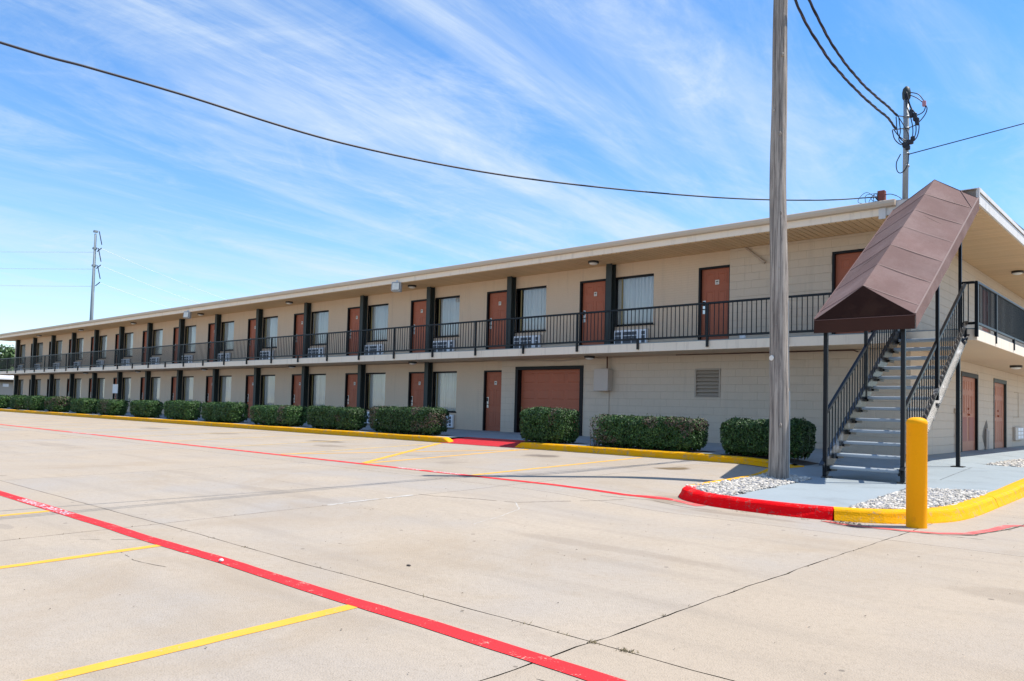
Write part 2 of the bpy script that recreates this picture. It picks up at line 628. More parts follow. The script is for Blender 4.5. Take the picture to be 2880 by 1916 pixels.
M['walk'] = mat('painted_walk_concrete', (0.284, 0.323, 0.335), 0.85, 0.10, 0.9, bump=0.3, bscale=90, fine=0.07, spec=0.2, tone2=((0.225, 0.25, 0.255), 1.3, 0.52, 0.75))
M['mulch'] = mat('dark_mulch', (0.045, 0.035, 0.028), 0.95, 0.4, 9, bump=0.6, bscale=60)
M['ground'] = mat('far_ground', (0.16, 0.15, 0.11), 0.95, 0.2, 0.05)
M['block'] = mat('painted_block', (0.615, 0.51, 0.395), 0.75, 0.05, 1.3, bump=0.35, bscale=140, fine=0.035, objrand=0.025, spec=0.25)
M['block_joint'] = mat('painted_block_joint', (0.53, 0.44, 0.34), 0.85, 0.06, 1.3, spec=0.2)
M['brick_wall'] = mat('painted_brick', (0.66, 0.515, 0.375), 0.75, 0.05, 1.1, bump=0.0, fine=0.07, spec=0.25)
M['trim_light'] = mat('pale_fascia_paint', (0.86, 0.74, 0.59), 0.6, 0.05, 0.8, fine=0.03, spec=0.3)
M['fascia'] = mat('tan_fascia_paint', (0.56, 0.485, 0.40), 0.5, 0.05, 0.7, fine=0.03, spec=0.35)
M['fascia_white'] = mat('white_end_fascia', (0.66, 0.64, 0.61), 0.6, 0.06, 0.8, fine=0.04)
M['gutter'] = mat('tan_gutter', (0.56, 0.46, 0.35), 0.45, 0.06, 0.6, fine=0.03)
M['soffit'] = mat('tan_soffit_board', (0.66, 0.465, 0.265), 0.6, 0.06, 0.7, fine=0.03, objrand=0.05, spec=0.3)
M['slab_soffit'] = mat('tan_slab_soffit', (0.62, 0.465, 0.31), 0.8, 0.06, 0.7, fine=0.04)
M['dark_gap'] = mat('dark_gap', (0.07, 0.055, 0.04), 0.9, 0.1)
M['roofing'] = mat('roof_felt', (0.24, 0.21, 0.18), 0.9, 0.15, 1.5, fine=0.1)
M['column'] = mat('charcoal_steel_paint', (0.036, 0.045, 0.043), 0.5, 0.10, 3, spec=0.3)
M['black'] = mat('black_metal_paint', (0.007, 0.009, 0.012), 0.38, 0.15, 3, spec=0.28)
M['worn_black'] = mat('worn_black_paint', (0.012, 0.014, 0.017), 0.3, 0.2, 3, spec=0.6, tone2=((0.34, 0.36, 0.38), 3.2, 0.52, 0.70), stretch=(1, 1, 1))
M['black_frame'] = mat('black_frame_paint', (0.007, 0.007, 0.008), 0.5, 0.12, 3, spec=0.25)
M['door'] = mat('terracotta_door_paint', (0.42, 0.125, 0.064), 0.55, 0.08, 1.4, fine=0.05, objrand=0.07, spec=0.35, stretch=(1, 1, 1))
M['door_light'] = mat('terracotta_service_door', (0.46, 0.175, 0.095), 0.55, 0.07, 1.4, fine=0.04, objrand=0.05)
M['plate'] = mat('cream_plate', (0.72, 0.69, 0.62), 0.5, 0.04)
M['print'] = mat('dark_print', (0.05, 0.055, 0.05), 0.6, 0.1)
M['steel'] = mat('lock_steel', (0.72, 0.72, 0.70), 0.28, 0.05, metal=0.75)
M['glass'] = glass_mat('window_glass')
M['curtain'] = mat('pale_curtain', (0.88, 0.89, 0.87), 0.85, 0.04, 2, spec=0.1)
M['curtain_gold'] = mat('gold_window_frame', (0.35, 0.27, 0.12), 0.5, 0.06, 2, metal=0.3)
M['room'] = mat('dark_room', (0.05, 0.045, 0.04), 0.9, 0.1)
M['ac_white'] = mat('ac_casing', (0.86, 0.87, 0.89), 0.45, 0.03, 3)
M['ac_dark'] = mat('ac_grille', (0.09, 0.10, 0.115), 0.6, 0.15, 14)
M['lamp_body'] = mat('lamp_housing', (0.02, 0.018, 0.016), 0.5, 0.1)
M['lamp_glass'] = mat('lamp_lens', (0.80, 0.78, 0.72), 0.35, 0.04)
M['flood_body'] = mat('flood_housing', (0.55, 0.58, 0.60), 0.4, 0.05, metal=0.3)
M['flood_lens'] = mat('flood_lens', (0.72, 0.70, 0.60), 0.12, 0.25, 9, spec=0.8)
M['conduit'] = mat('painted_conduit', (0.44, 0.35, 0.27), 0.6, 0.08)
M['conduit_dark'] = mat('rusty_conduit', (0.10, 0.045, 0.03), 0.7, 0.2)
M['box_paint'] = mat('box_paint', (0.50, 0.43, 0.365), 0.5, 0.04, 2)
M['louver'] = mat('louver_paint', (0.40, 0.335, 0.265), 0.6, 0.06, 2)
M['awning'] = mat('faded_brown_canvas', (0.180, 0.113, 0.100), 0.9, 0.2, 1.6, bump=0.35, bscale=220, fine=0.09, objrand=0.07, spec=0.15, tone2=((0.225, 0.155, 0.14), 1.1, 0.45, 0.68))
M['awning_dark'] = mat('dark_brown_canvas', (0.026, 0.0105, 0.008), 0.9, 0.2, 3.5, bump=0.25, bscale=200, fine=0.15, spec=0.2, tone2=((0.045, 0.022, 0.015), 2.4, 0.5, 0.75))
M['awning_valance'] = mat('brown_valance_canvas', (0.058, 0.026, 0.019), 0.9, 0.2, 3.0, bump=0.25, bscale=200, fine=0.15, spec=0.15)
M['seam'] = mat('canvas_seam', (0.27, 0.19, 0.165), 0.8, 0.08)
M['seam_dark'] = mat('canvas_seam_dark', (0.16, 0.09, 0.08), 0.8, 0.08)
M['tread'] = mat('painted_tread', (0.33, 0.375, 0.41), 0.65, 0.12, 3, bump=0.25, bscale=80, fine=0.05)
M['bollard'] = mat('bollard_yellow', (0.93, 0.38, 0.001), 0.6, 0.07, 2.2, fine=0.04, bump=0.12, bscale=60, spec=0.14, tone2=((0.66, 0.24, 0.01), 5.5, 0.60, 0.78))
M['galv'] = mat('galvanised_pipe', (0.30, 0.33, 0.35), 0.5, 0.15, 5, metal=0.3)
M['cable'] = mat('black_cable', (0.012, 0.012, 0.022), 0.5, 0.1)
M['cable_bare'] = mat('bare_neutral', (0.09, 0.07, 0.085), 0.5, 0.1, metal=0.4)
M['cable_blue'] = mat('blue_black_cable', (0.015, 0.045, 0.10), 0.5, 0.1)
M['red_box'] = mat('rusty_red_box', (0.22, 0.06, 0.04), 0.7, 0.3, 12)
M['pink_tag'] = mat('faded_pink_tag', (0.42, 0.20, 0.24), 0.6, 0.1)
M['pole_wood'] = wood_pole_mat()
M['tower'] = mat('tower_steel', (0.22, 0.26, 0.28), 0.6, 0.2, 0.6, metal=0.1)
M['wire_pale'] = mat('pale_wire', (0.85, 0.87, 0.9), 0.5, 0.02)
M['insulator'] = mat('insulator', (0.03, 0.035, 0.08), 0.5, 0.05)
M['leaf'] = mat('hedge_leaf', (0.030, 0.082, 0.018), 0.5, 0.30, 2.2, island=0.55, spec=0.35, objrand=0.22, tone2=((0.075, 0.13, 0.03), 1, 0.75, 1.0, 1))
M['twig'] = mat('hedge_twig', (0.10, 0.072, 0.055), 0.9, 0.2, 6)
M['leaf_brown'] = mat('dry_hedge_leaf', (0.12, 0.085, 0.06), 0.7, 0.3, 4, island=0.4)
M['tree_leaf'] = mat('tree_leaf', (0.07, 0.125, 0.035), 0.6, 0.25, 0.5, island=0.5)
M['bark'] = mat('bark', (0.12, 0.09, 0.07), 0.95, 0.25, 6, bump=0.5)
M['stone'] = mat('river_stone', (0.57, 0.52, 0.44), 0.7, 0.14, 14, island=0.46, tone2=((0.16, 0.16, 0.17), 1, 0.74, 0.90, 1))
M['far_wall'] = mat('far_wall', (0.42, 0.38, 0.33), 0.8, 0.06, 0.5)
M['far_roof'] = mat('far_pale_roof', (0.72, 0.72, 0.70), 0.6, 0.05, 0.5)
M['soot'] = mat('soot_stain', (0.17, 0.14, 0.11), 0.9, 0.5, 6, fine=0.3)
M['leaf_litter'] = mat('leaf_litter', (0.10, 0.075, 0.05), 0.9, 0.4, 9, island=0.6)


def brick_bump(mt):
    """courses of painted brick too fine to tell apart at this distance"""
    t = mt.node_tree
    p = next(n for n in t.nodes if n.type == 'BSDF_PRINCIPLED')
    geo = next(n for n in t.nodes if n.type == 'NEW_GEOMETRY')
    sep = N(t, 'ShaderNodeSeparateXYZ')
    t.links.new(geo.outputs['Position'], sep.inputs[0])
    cb = N(t, 'ShaderNodeCombineXYZ')
    t.links.new(math_node(t, 'ADD', sep.outputs[0], sep.outputs[1]), cb.inputs[0])
    t.links.new(sep.outputs[2], cb.inputs[1])
    br = N(t, 'ShaderNodeTexBrick')
    br.inputs['Scale'].default_value = 1.0
    br.inputs['Brick Width'].default_value = 0.30
    br.inputs['Row Height'].default_value = 0.0667
    br.inputs['Mortar Size'].default_value = 0.006
    br.inputs['Mortar Smooth'].default_value = 0.3
    t.links.new(cb.outputs[0], br.inputs[0])
    bp = N(t, 'ShaderNodeBump', invert=True)
    bp.inputs['Strength'].default_value = 0.55
    bp.inputs['Distance'].default_value = 0.006
    t.links.new(br.outputs['Fac'], bp.inputs['Height'])
    t.links.new(bp.outputs[0], p.inputs['Normal'])


brick_bump(M['brick_wall'])


def streaks(mt, amt, sx=5.0, sz=0.35):
    """faint vertical water runs"""
    t = mt.node_tree
    p = next(n for n in t.nodes if n.type == 'BSDF_PRINCIPLED')
    src = p.inputs['Base Color'].links[0].from_socket
    geo = next(n for n in t.nodes if n.type == 'NEW_GEOMETRY')
    mp = N(t, 'ShaderNodeMapping')
    mp.inputs['Scale'].default_value = (sx, sx, sz)
    t.links.new(geo.outputs['Position'], mp.inputs[0])
    n = N(t, 'ShaderNodeTexNoise')
    n.inputs['Scale'].default_value = 1.0
    n.inputs['Detail'].default_value = 7
    n.inputs['Roughness'].default_value = 0.65
    t.links.new(mp.outputs[0], n.inputs[0])
    mr = N(t, 'ShaderNodeMapRange')
    mr.inputs['From Min'].default_value = 0.54
    mr.inputs['From Max'].default_value = 0.80
    mr.inputs['To Max'].default_value = amt
    t.links.new(n.outputs[0], mr.inputs[0])
    mx = N(t, 'ShaderNodeMix', data_type='RGBA')
    t.links.new(mr.outputs[0], mx.inputs['Factor'])
    t.links.new(src, mx.inputs['A'])
    mx.inputs['B'].default_value = (0.20, 0.155, 0.115, 1)
    t.links.new(mx.outputs['Result'], p.inputs['Base Color'])


streaks(M['brick_wall'], 0.22)
streaks(M['block'], 0.22)
streaks(M['trim_light'], 0.35, 7.0, 0.8)
streaks(M['awning'], 0.3, 3.0, 0.6)
streaks(M['fascia_white'], 0.4, 7.0, 0.8)
streaks(M['door'], 0.15, 9.0, 0.5)


# ------------------------------------------------------------------ terrain heights
def sstep(a, b, x):
    t = min(1.0, max(0.0, (x - a) / (b - a)))
    return t * t * (3 - 2 * t)


def zlot(x, y):
    s = 0.019 + (0.003 - 0.019) * sstep(6.0, 8.6, x)
    return -0.2 + s * (min(max(y, -17.0), 4.0) + 16)


def zisl(x, y):
    d = max(-y, x - 8.06, 0)
    if d < 1.35:
        return 0.15 - 0.07 * d
    return 0.0555 - 0.0236 * (min(d, 5.4) - 1.35) - 0.004 * (max(d, 5.4) - 5.4)


def ztop(x, y):
    b = sstep(5.2, 8.0, x)
    return max(0.155 * (1 - b) + zisl(x, y) * b, zlot(x, y) + 0.12)


# ------------------------------------------------------------------ ground and parking lot
g = MB()
g.add([(-3000, -3000, -0.6), (3000, -3000, -0.6), (3000, 3000, -0.6), (-3000, 3000, -0.6)], [(0, 1, 2, 3)])
tag(g.build('ground', M['ground']), 'flat open ground reaching the horizon', 'ground', kind='structure')


def jwob(line, t_):
    return 0.022 * noise.noise(Vector((t_ * 0.9, line * 3.7, 1.3))) + 0.014 * noise.noise(Vector((t_ * 4.3, line * 5.1, 7.7)))


def sheet(mb, x0, x1, y0, y1, dx, dy, zf, off=0.0, jit=0.0):
    nx = max(1, int(round((x1 - x0) / dx)))
    ny = max(1, int(round((y1 - y0) / dy)))
    vs_ = []
    for j in range(ny + 1):
        for i in range(nx + 1):
            x = x0 + (x1 - x0) * i / nx
            y = y0 + (y1 - y0) * j / ny
            jx = jy = 0
            if jit and (i in (0, nx)):
                jx = jwob(round(x, 1), y) + R.uniform(-jit, jit) * 0.6
            if jit and (j in (0, ny)):
                jy = jwob(round(y, 1) + 50, x) * 0.6 + R.uniform(-jit, jit) * 0.35
            vs_.append((x + jx, y + jy, zf(x, y) + off))
    fs = [(j * (nx + 1) + i, j * (nx + 1) + i + 1, (j + 1) * (nx + 1) + i + 1, (j + 1) * (nx + 1) + i) for j in range(ny) for i in range(nx)]
    mb.add(vs_, fs)


lot = thing('parking_lot', 'pale tan concrete parking lot of large jointed slabs', 'parking lot', kind='structure')
sub = MB()
sheet(sub, -64.7, 36, -46, 34, 1.2, 1.2, zlot, -0.016)
sub.build('joint_bed', M['dirt'], lot)
XJ = [10.73 + 5.03 * k for k in range(-15, 6)]
YJ = [-20.22, -15.47, -10.73, -4.25, 1.6, 7.4, 13.2, 19.0, 24.8, 30.6]
G2 = 0.0045
for xi in range(len(XJ) - 1):
    for yi in range(len(YJ) - 1):
        if yi >= 3 and xi < 15:
            continue
        sl = MB()
        x0, x1, y0, y1 = XJ[xi] + G2, XJ[xi + 1] - G2, YJ[yi] + G2, YJ[yi + 1] - G2
        near = x1 > 0 and y0 < -4
        sheet(sl, x0, x1, y0, y1, 0.12 if near else 1.2, 0.12 if near else 1.2, zlot, 0, 0.005 if near else 0)
        sl.build('concrete_slab', M['lot'], lot)
bk = MB()
sheet(bk, -64.7, 36, -46, YJ[0] - G2, 2.5, 2.5, zlot, 0)
bk.build('rear_apron', M['lot'], lot)


def strip(mb, pts, w, off, zf=zlot, step=0.12, jit=0.0):
    """painted band along a polyline on the ground"""
    pl = []
    for a, b in zip(pts[:-1], pts[1:]):
        a, b = Vector(a), Vector(b)
        n = max(1, int((b - a).length / step))
        for i in range(n):
            pl.append(a.lerp(b, i / n))
    pl.append(Vector(pts[-1]))
    vs_ = []
    for i, p in enumerate(pl):
        d = pl[min(i + 1, len(pl) - 1)] - pl[max(i - 1, 0)]
        d.normalize()
        n = Vector((-d.y, d.x))
        ww = w[min(i, len(w) - 1)] if isinstance(w, list) else w
        a = p + n * (ww / 2 + R.uniform(-jit, jit))
        b = p - n * (ww / 2 + R.uniform(-jit, jit))
        vs_ += [(a.x, a.y, zf(a.x, a.y) + off), (b.x, b.y, zf(b.x, b.y) + off)]
    mb.add(vs_, [(2 * i, 2 * i + 1, 2 * i + 3, 2 * i + 2) for i in range(len(pl) - 1)])


def markline(name, pts, w, mt, off=0.003, jit=0.003):
    s = MB()
    strip(s, pts, w, off, jit=jit)
    return s.build(name, mt, lot)


markline('fire_lane_line', [(-64, -15.87), (2, -15.873), (4.6, -15.873), (5.5, -15.866), (6.3, -15.882), (7.0, -15.872), (7.6, -15.853), (8.3, -15.868), (9.1, -15.878), (9.9, -15.866), (10.6, -15.878), (11.4, -15.898), (14, -15.9)], 0.128, M['red_line'], 0.0042, 0.003)
markline('fire_lane_line', [(-64, -10.05), (6.4, -10.08), (7.2, -9.98), (7.62, -9.80), (7.80, -9.70)], 0.13, M['red_line'], 0.0046, 0.003)
markline('fire_lane_line', [(7.35, -9.88), (7.62, -9.72), (7.9, -9.74), (8.3, -9.86)], 0.16, M['red_old'], 0.0034, 0.02)
markline('fire_lane_line', [(9.85, -9.93), (10.15, -10.03), (10.7, -9.95), (11.0, -9.86), (11.2, -9.63), (11.32, -9.1), (11.37, -8.6), (11.6, -8.3), (13, -7.6)], 0.1, M['red_old'], 0.0035, 0.005)
for k in range(-4, 3):
    x = 9.354 + 2.595 * (k - 2)
    if x < -8:
        continue
    markline('stall_line', [(x + 0.30, -20.1), (x, -15.93)], 0.095, M['yellow_line'], 0.0022)
for k in range(15):
    x = 4.36 - 2.785 * k
    s = 0.33 if k == 0 else 0.5 + 0.25 * min(k, 2)
    mt_ = M['yellow_line'] if k < 2 else M['yellow_faint']
    markline('stall_line', [(x, -9.97), (x - s, -4.6)], 0.10, mt_, 0.0022)
markline('hatch_line', [(1.50, -9.93), (-2.2, -4.65)], 0.13, M['yellow_line'], 0.0036)
markline('hatch_line', [(-1.28, -9.95), (0.95, -4.7)], 0.11, M['yellow_line'], 0.003)


def lettering(txt, x0, x1, yc, h, flip):
    """painted words on the red band"""
    cu = bpy.data.curves.new('lettering', 'FONT')
    cu.body = txt
    cu.size = 1.0
    cu.fill_mode = 'FRONT'
    tmp = bpy.data.objects.new('tmp_text', cu)
    C.objects.link(tmp)
    dg = bpy.context.evaluated_depsgraph_get()
    me = bpy.data.meshes.new_from_object(tmp.evaluated_get(dg))
    bpy.data.objects.remove(tmp)
    xs = [v.co.x for v in me.vertices]
    ys = [v.co.y for v in me.vertices]
    a, b, c_, d_ = min(xs), max(xs), min(ys), max(ys)
    for v in me.vertices:
        u = (v.co.x - a) / (b - a)
        w_ = (v.co.y - c_) / (d_ - c_)
        x = x0 + (x1 - x0) * u
        y = yc + (w_ - .5) * h * (-1 if flip else 1)
        v.co = (x, y, zlot(x, y) + 0.0062)
    me.materials.clear()
    me.materials.append(M['white_paint'])
    bm_ = bmesh.new()
    bm_.from_mesh(me)
    for f in bm_.faces:
        if f.normal.z < 0:
            f.normal_flip()
    bm_.to_mesh(me)
    bm_.free()
    o = bpy.data.objects.new('lettering', me)
    link(o, lot)
    return o


lettering('FIRE LANE', 4.55, 3.86, -15.873, 0.095, True)
lettering('NO PARKING', 3.79, 3.03, -15.873, 0.095, True)
lettering('FIRE LANE', 2.63, 3.24, -10.062, 0.11, False)
lettering('NO PARKING', 3.53, 4.19, -10.062, 0.11, False)
lettering('FIRE LANE', -12.9, -12.2, -10.05, 0.11, False)
lettering('NO PARKING', -12.05, -11.3, -10.05, 0.11, False)


# cracks that wander over the slabs
def crack(pts, w, mt, name='crack', wob=0.02, off=0.0012, gaps=0.0, step=0.05):
    mb = MB()
    fine_ = []
    tot = 0
    for a, b in zip(pts[:-1], pts[1:]):
        a, b = Vector(a), Vector(b)
        n = max(1, int((b - a).length / step))
        for i in range(n):
            p = a.lerp(b, i / n)
            tot += step
            q = Vector((noise.noise((tot * 1.7, a.x, 3.3)), noise.noise((tot * 1.9, a.y, 8.1)))) * wob
            q += Vector((R.uniform(-1, 1), R.uniform(-1, 1))) * wob * 0.12
            fine_.append(p + q)
    fine_.append(Vector(pts[-1]))
    run = []
    for p in fine_:
        if gaps and R.random() < gaps:
            if len(run) > 2:
                strip(mb, run, [w * R.uniform(0.5, 1.5) for _ in range(len(run))], off, step=10, jit=w * 0.3)
            run = []
        else:
            run.append(p)
    if len(run) > 2:
        strip(mb, run, [w * R.uniform(0.5, 1.5) for _ in range(len(run))], off, step=10, jit=w * 0.3)
    if mb.v:
        mb.build(name, mt, lot)


crack([(5.62, -12.2), (5.93, -12.16), (6.87, -11.75), (7.22, -11.02), (7.5, -10.2)], 0.014, M['crack'], wob=0.05, gaps=0.06)
crack([(6.87, -11.75), (7.25, -12.15), (7.45, -12.7), (7.62, -13.2)], 0.010, M['patch'], wob=0.05, gaps=0.05)
crack([(5.70, -13.6), (5.66, -12.9), (5.63, -12.3)], 0.045, M['patch'], wob=0.03, gaps=0.08)
crack([(7.1, -10.35), (7.6, -10.05), (8.2, -10.12), (8.7, -10.1)], 0.014, M['crack'], wob=0.04, off=0.0014)
crack([(9.85, -9.98), (10.2, -10.12), (10.7, -10.03), (11.05, -9.95), (11.28, -9.7), (11.42, -8.9), (11.5, -8.2), (12.6, -7.0)], 0.016, M['crack'], wob=0.03, off=0.0048)
crack([(11.0, -10.0), (11.6, -9.9), (12.6, -9.6)], 0.009, M['crack'], wob=0.04, off=0.0015, gaps=0.15)
crack([(6.6, -16.25), (7.2, -16.3), (7.6, -16.25)], 0.006, M['crack'], wob=0.03, gaps=0.2)
crack([(10.9, -16.1), (11.25, -16.05), (11.7, -16.2)], 0.006, M['crack'], wob=0.03, gaps=0.2)
crack([(6.05, -16.3), (6.35, -16.0), (6.6, -15.8)], 0.005, M['crack'], wob=0.03, gaps=0.25)

# weeds in the joints and scattered litter: nobody could count it
wd = MB()


def tuft(x, y, n, s):
    for _ in range(n):
        a = R.uniform(0, 6.28)
        px, py = x + R.gauss(0, s), y + R.gauss(0, s * 0.5)
        h = R.uniform(0.004, 0.016)
        z = zlot(px, py)
        d = Vector((math.cos(a), math.sin(a), 0)) * R.uniform(0.004, 0.02)
        w_ = Vector((-math.sin(a), math.cos(a), 0)) * 0.003
        b = Vector((px, py, z))
        wd.add([b - w_, b + w_, b + d + Vector((0, 0, h))], [(0, 1, 2)])


tuft(10.75, -15.48, 40, 0.02)
tuft(10.95, -15.47, 60, 0.03)
tuft(10.3, -15.47, 12, 0.04)
for k in range(10):
    tuft(R.uniform(6.5, 10.6), -15.47 + R.gauss(0, 0.004), 4, 0.02)
for k in range(14):
    tuft(10.73 + R.gauss(0, 0.004), R.uniform(-15, -10.5), 3, 0.008)
for k in range(10):
    tuft(5.70 + R.gauss(0, 0.004), R.uniform(-16.8, -12.5), 3, 0.008)
for k in range(14):
    tuft(R.uniform(8.8, 10.1), -9.96 + R.gauss(0, 0.02), 6, 0.03)
tag(wd.build('joint_weeds', M['weed']), 'sparse dry weeds growing in the slab joints', 'weeds', kind='stuff')
lt = MB()
for _ in range(420):
    if R.random() < 0.35:
        x, y = R.uniform(4, 14), R.uniform(-17.6, -9)
    else:
        x, y = R.uniform(-12, 12), R.uniform(-17.5, -5)
    if 7.2 < x < 11.0 and y > -9.95:
        continue
    r_ = R.uniform(0.003, 0.010) if R.random() < .85 else R.uniform(0.010, 0.019)
    a = R.uniform(0, 3.14)
    z = zlot(x, y) + 0.0055
    e = R.uniform(0.25, 0.6)
    ca, sa = math.cos(a), math.sin(a)
    pts = [(x + ca * r_, y + sa * r_, z), (x - sa * r_ * e, y + ca * r_ * e, z + 0.003), (x - ca * r_, y - sa * r_, z), (x + sa * r_ * e, y - ca * r_ * e, z + 0.001)]
    lt.add(pts, [(0, 1, 2, 3)])
for _ in range(160):
    x = 10.1 + R.gauss(0, 0.12)
    y = -9.97 + R.gauss(0, 0.035)
    r_ = R.uniform(0.006, 0.018)
    a = R.uniform(0, 3.14)
    z = zlot(x, y) + 0.012 + R.uniform(0, 0.012)
    ca, sa = math.cos(a), math.sin(a)
    lt.add([(x + ca * r_, y + sa * r_, z), (x - sa * r_ * .5, y + ca * r_ * .5, z + 0.004), (x - ca * r_, y - sa * r_, z), (x + sa * r_ * .5, y - ca * r_ * .5, z)], [(0, 1, 2, 3)])
tag(lt.build('leaf_litter', M['leaf_litter']), 'tiny leaves and grit scattered over the lot', 'litter', kind='stuff')


def rock_mesh(name, sx, sy, sz, seed, mt):
    bm_ = bmesh.new()
    bmesh.ops.create_icosphere(bm_, subdivisions=2, radius=1)
    for v in bm_.verts:
        k = 1 + 0.25 * noise.noise(v.co * 1.3 + Vector((seed, 0, 0)))
        v.co = Vector((v.co.x * sx * k, v.co.y * sy * k, max(v.co.z, -0.6) * sz * k))
    q = MB()
    q.bm(bm_)
    return q.mesh(name, mt, True)


o = bpy.data.objects.new('pebble', rock_mesh('pebble', 0.024, 0.016, 0.012, 3, mat('white_pebble', (0.7, 0.68, 0.64), 0.6)))
o.location = (7.70, -15.895, zlot(7.7, -15.87) + 0.017)
link(o)
tag(o, 'small white pebble lying on the near red fire lane line', 'pebble')
o = bpy.data.objects.new('dark_pebble', rock_mesh('dark_pebble', 0.020, 0.012, 0.006, 5, mat('dark_chip', (0.05, 0.04, 0.035), 0.8)))
o.location = (8.69, -14.95, zlot(8.69, -14.95) + 0.006)
link(o)
tag(o, 'flat dark chip lying on bare concrete in the foreground', 'debris')

# ------------------------------------------------------------------ kerbs and walks
walk = thing('sidewalk', 'pale blue grey concrete walk around the motel', 'sidewalk', kind='structure')
w = MB()
sheet(w, -64, -2.45, -4.28, 0.3, 3.0, 1.0, ztop)
sheet(w, 0.46, 5.0, -4.28, 0.3, 1.0, 1.0, ztop)
sheet(w, -2.45, 0.46, -3.40, 0.3, 1.0, 1.0, ztop)
w.build('front_walk', M['walk'], walk)
ISL = [(7.20, -4.2), (7.20, -5.5), (7.40, -6.3), (7.48, -6.75), (7.53, -7.4), (7.58, -8.5), (7.62, -9.0), (7.70, -9.33), (7.9, -9.55), (8.28, -9.68), (8.6, -9.76),
       (9.2, -9.83), (9.55, -9.82), (9.895, -9.76), (10.25, -9.6), (10.52, -9.36), (10.70, -9.05), (10.82, -8.7), (10.87, -8.3), (10.88, -7.6), (10.86, -6.0), (10.83, -4.2), (10.80, 0), (10.78, 8), (10.75, 18), (10.7, 30)]


def inside(x, y, poly):
    c = False
    j = len(poly) - 1
    for i in range(len(poly)):
        xi, yi = poly[i]
        xj, yj = poly[j]
        if (yi > y) != (yj > y) and x < (xj - xi) * (y - yi) / (yj - yi) + xi:
            c = not c
        j = i
    return c


BED1 = [(7.66, -9.1), (7.68, -8.3), (7.64, -7.4), (7.58, -6.7), (7.46, -6.05), (7.6, -5.85), (8.176, -6.01), (8.30, -7.3), (8.42, -8.6), (8.50, -9.58), (8.2, -9.5), (7.9, -9.36)]
BED2 = [(9.969, -9.6), (9.90, -8.6), (9.80, -7.3), (9.731, -6.42), (9.80, -6.08), (10.2, -5.95), (10.62, -5.80), (10.73, -6.4), (10.74, -8.2), (10.6, -8.85), (10.4, -9.25), (10.2, -9.45)]
BED3 = [(9.45, 0.2), (9.42, 3.2), (9.6, 4.6), (10.3, 4.6), (10.45, 2.0), (10.3, 0.35)]
isl_poly = ISL + [(6.0, 30), (4.9, 30), (4.9, -4.22)]
w = MB()
cs = 0.1
idx = {}
for i in range(int((10.9 - 4.9) / cs)):
    for j in range(int((0.3 + 9.9) / cs)):
        x0, y0 = 4.9 + i * cs, -9.9 + j * cs
        xc, yc = x0 + cs / 2, y0 + cs / 2
        if not all(inside(xc + a_, yc + b_, isl_poly) for a_, b_ in ((.11, 0), (-.11, 0), (0, .11), (0, -.11))):
            if not (xc < 7.1 and yc > -4.3):
                continue
        if inside(xc, yc, BED1) or inside(xc, yc, BED2):
            continue
        q = [(x0, y0), (x0 + cs, y0), (x0 + cs, y0 + cs), (x0, y0 + cs)]
        fs = []
        for (a, b) in q:
            k = (round(a, 3), round(b, 3))
            if k not in idx:
                idx[k] = len(w.v)
                w.v.append((a, b, ztop(a, b)))
            fs.append(idx[k])
        w.f.append(tuple(fs))
        w.m.append(0)
w.build('island_walk', M['walk'], walk)
w = MB()
sheet(w, 8.0, 10.75, 0.3, 30, 0.4, 2.0, ztop, 0.0)
w.build('end_walk', M['walk'], walk)
w = MB()


def wjoint(pts, wd_=0.012):
    strip(w, pts, wd_, 0.003, zf=ztop, step=0.2, jit=0.002)


wjoint([(8.3, -1.55), (9.6, -1.3), (10.75, -1.25)])
wjoint([(9.50, -1.3), (9.60, -3.1), (9.68, -4.4)], 0.008)
wjoint([(9.68, -6.05), (9.82, -6.02)], 0.02)
for k in range(7):
    wjoint([(8.1, 3.2 + 3 * k), (10.75, 3.2 + 3 * k)], 0.01)
for x in (-40, -34, -28, -22, -16, -10, -7, -4.2, -1.4, 1.4, 4.2):
    wjoint([(x, -4.2), (x, -0.05)], 0.012)
w.build('walk_joint', M['dirt'], walk)


def bed_border(name, poly):
    b = MB()
    n = len(poly)
    vs_ = []
    for (x, y) in poly:
        vs_.append((x, y, ztop(x, y) + 0.001))
    for (x, y) in poly:
        vs_.append((x, y, ztop(x, y) - 0.06))
    b.add(vs_, [(i, (i + 1) % n, n + (i + 1) % n, n + i) for i in range(n)] + [tuple(range(n, 2 * n))])
    return b.build(name, M['mulch'], walk)


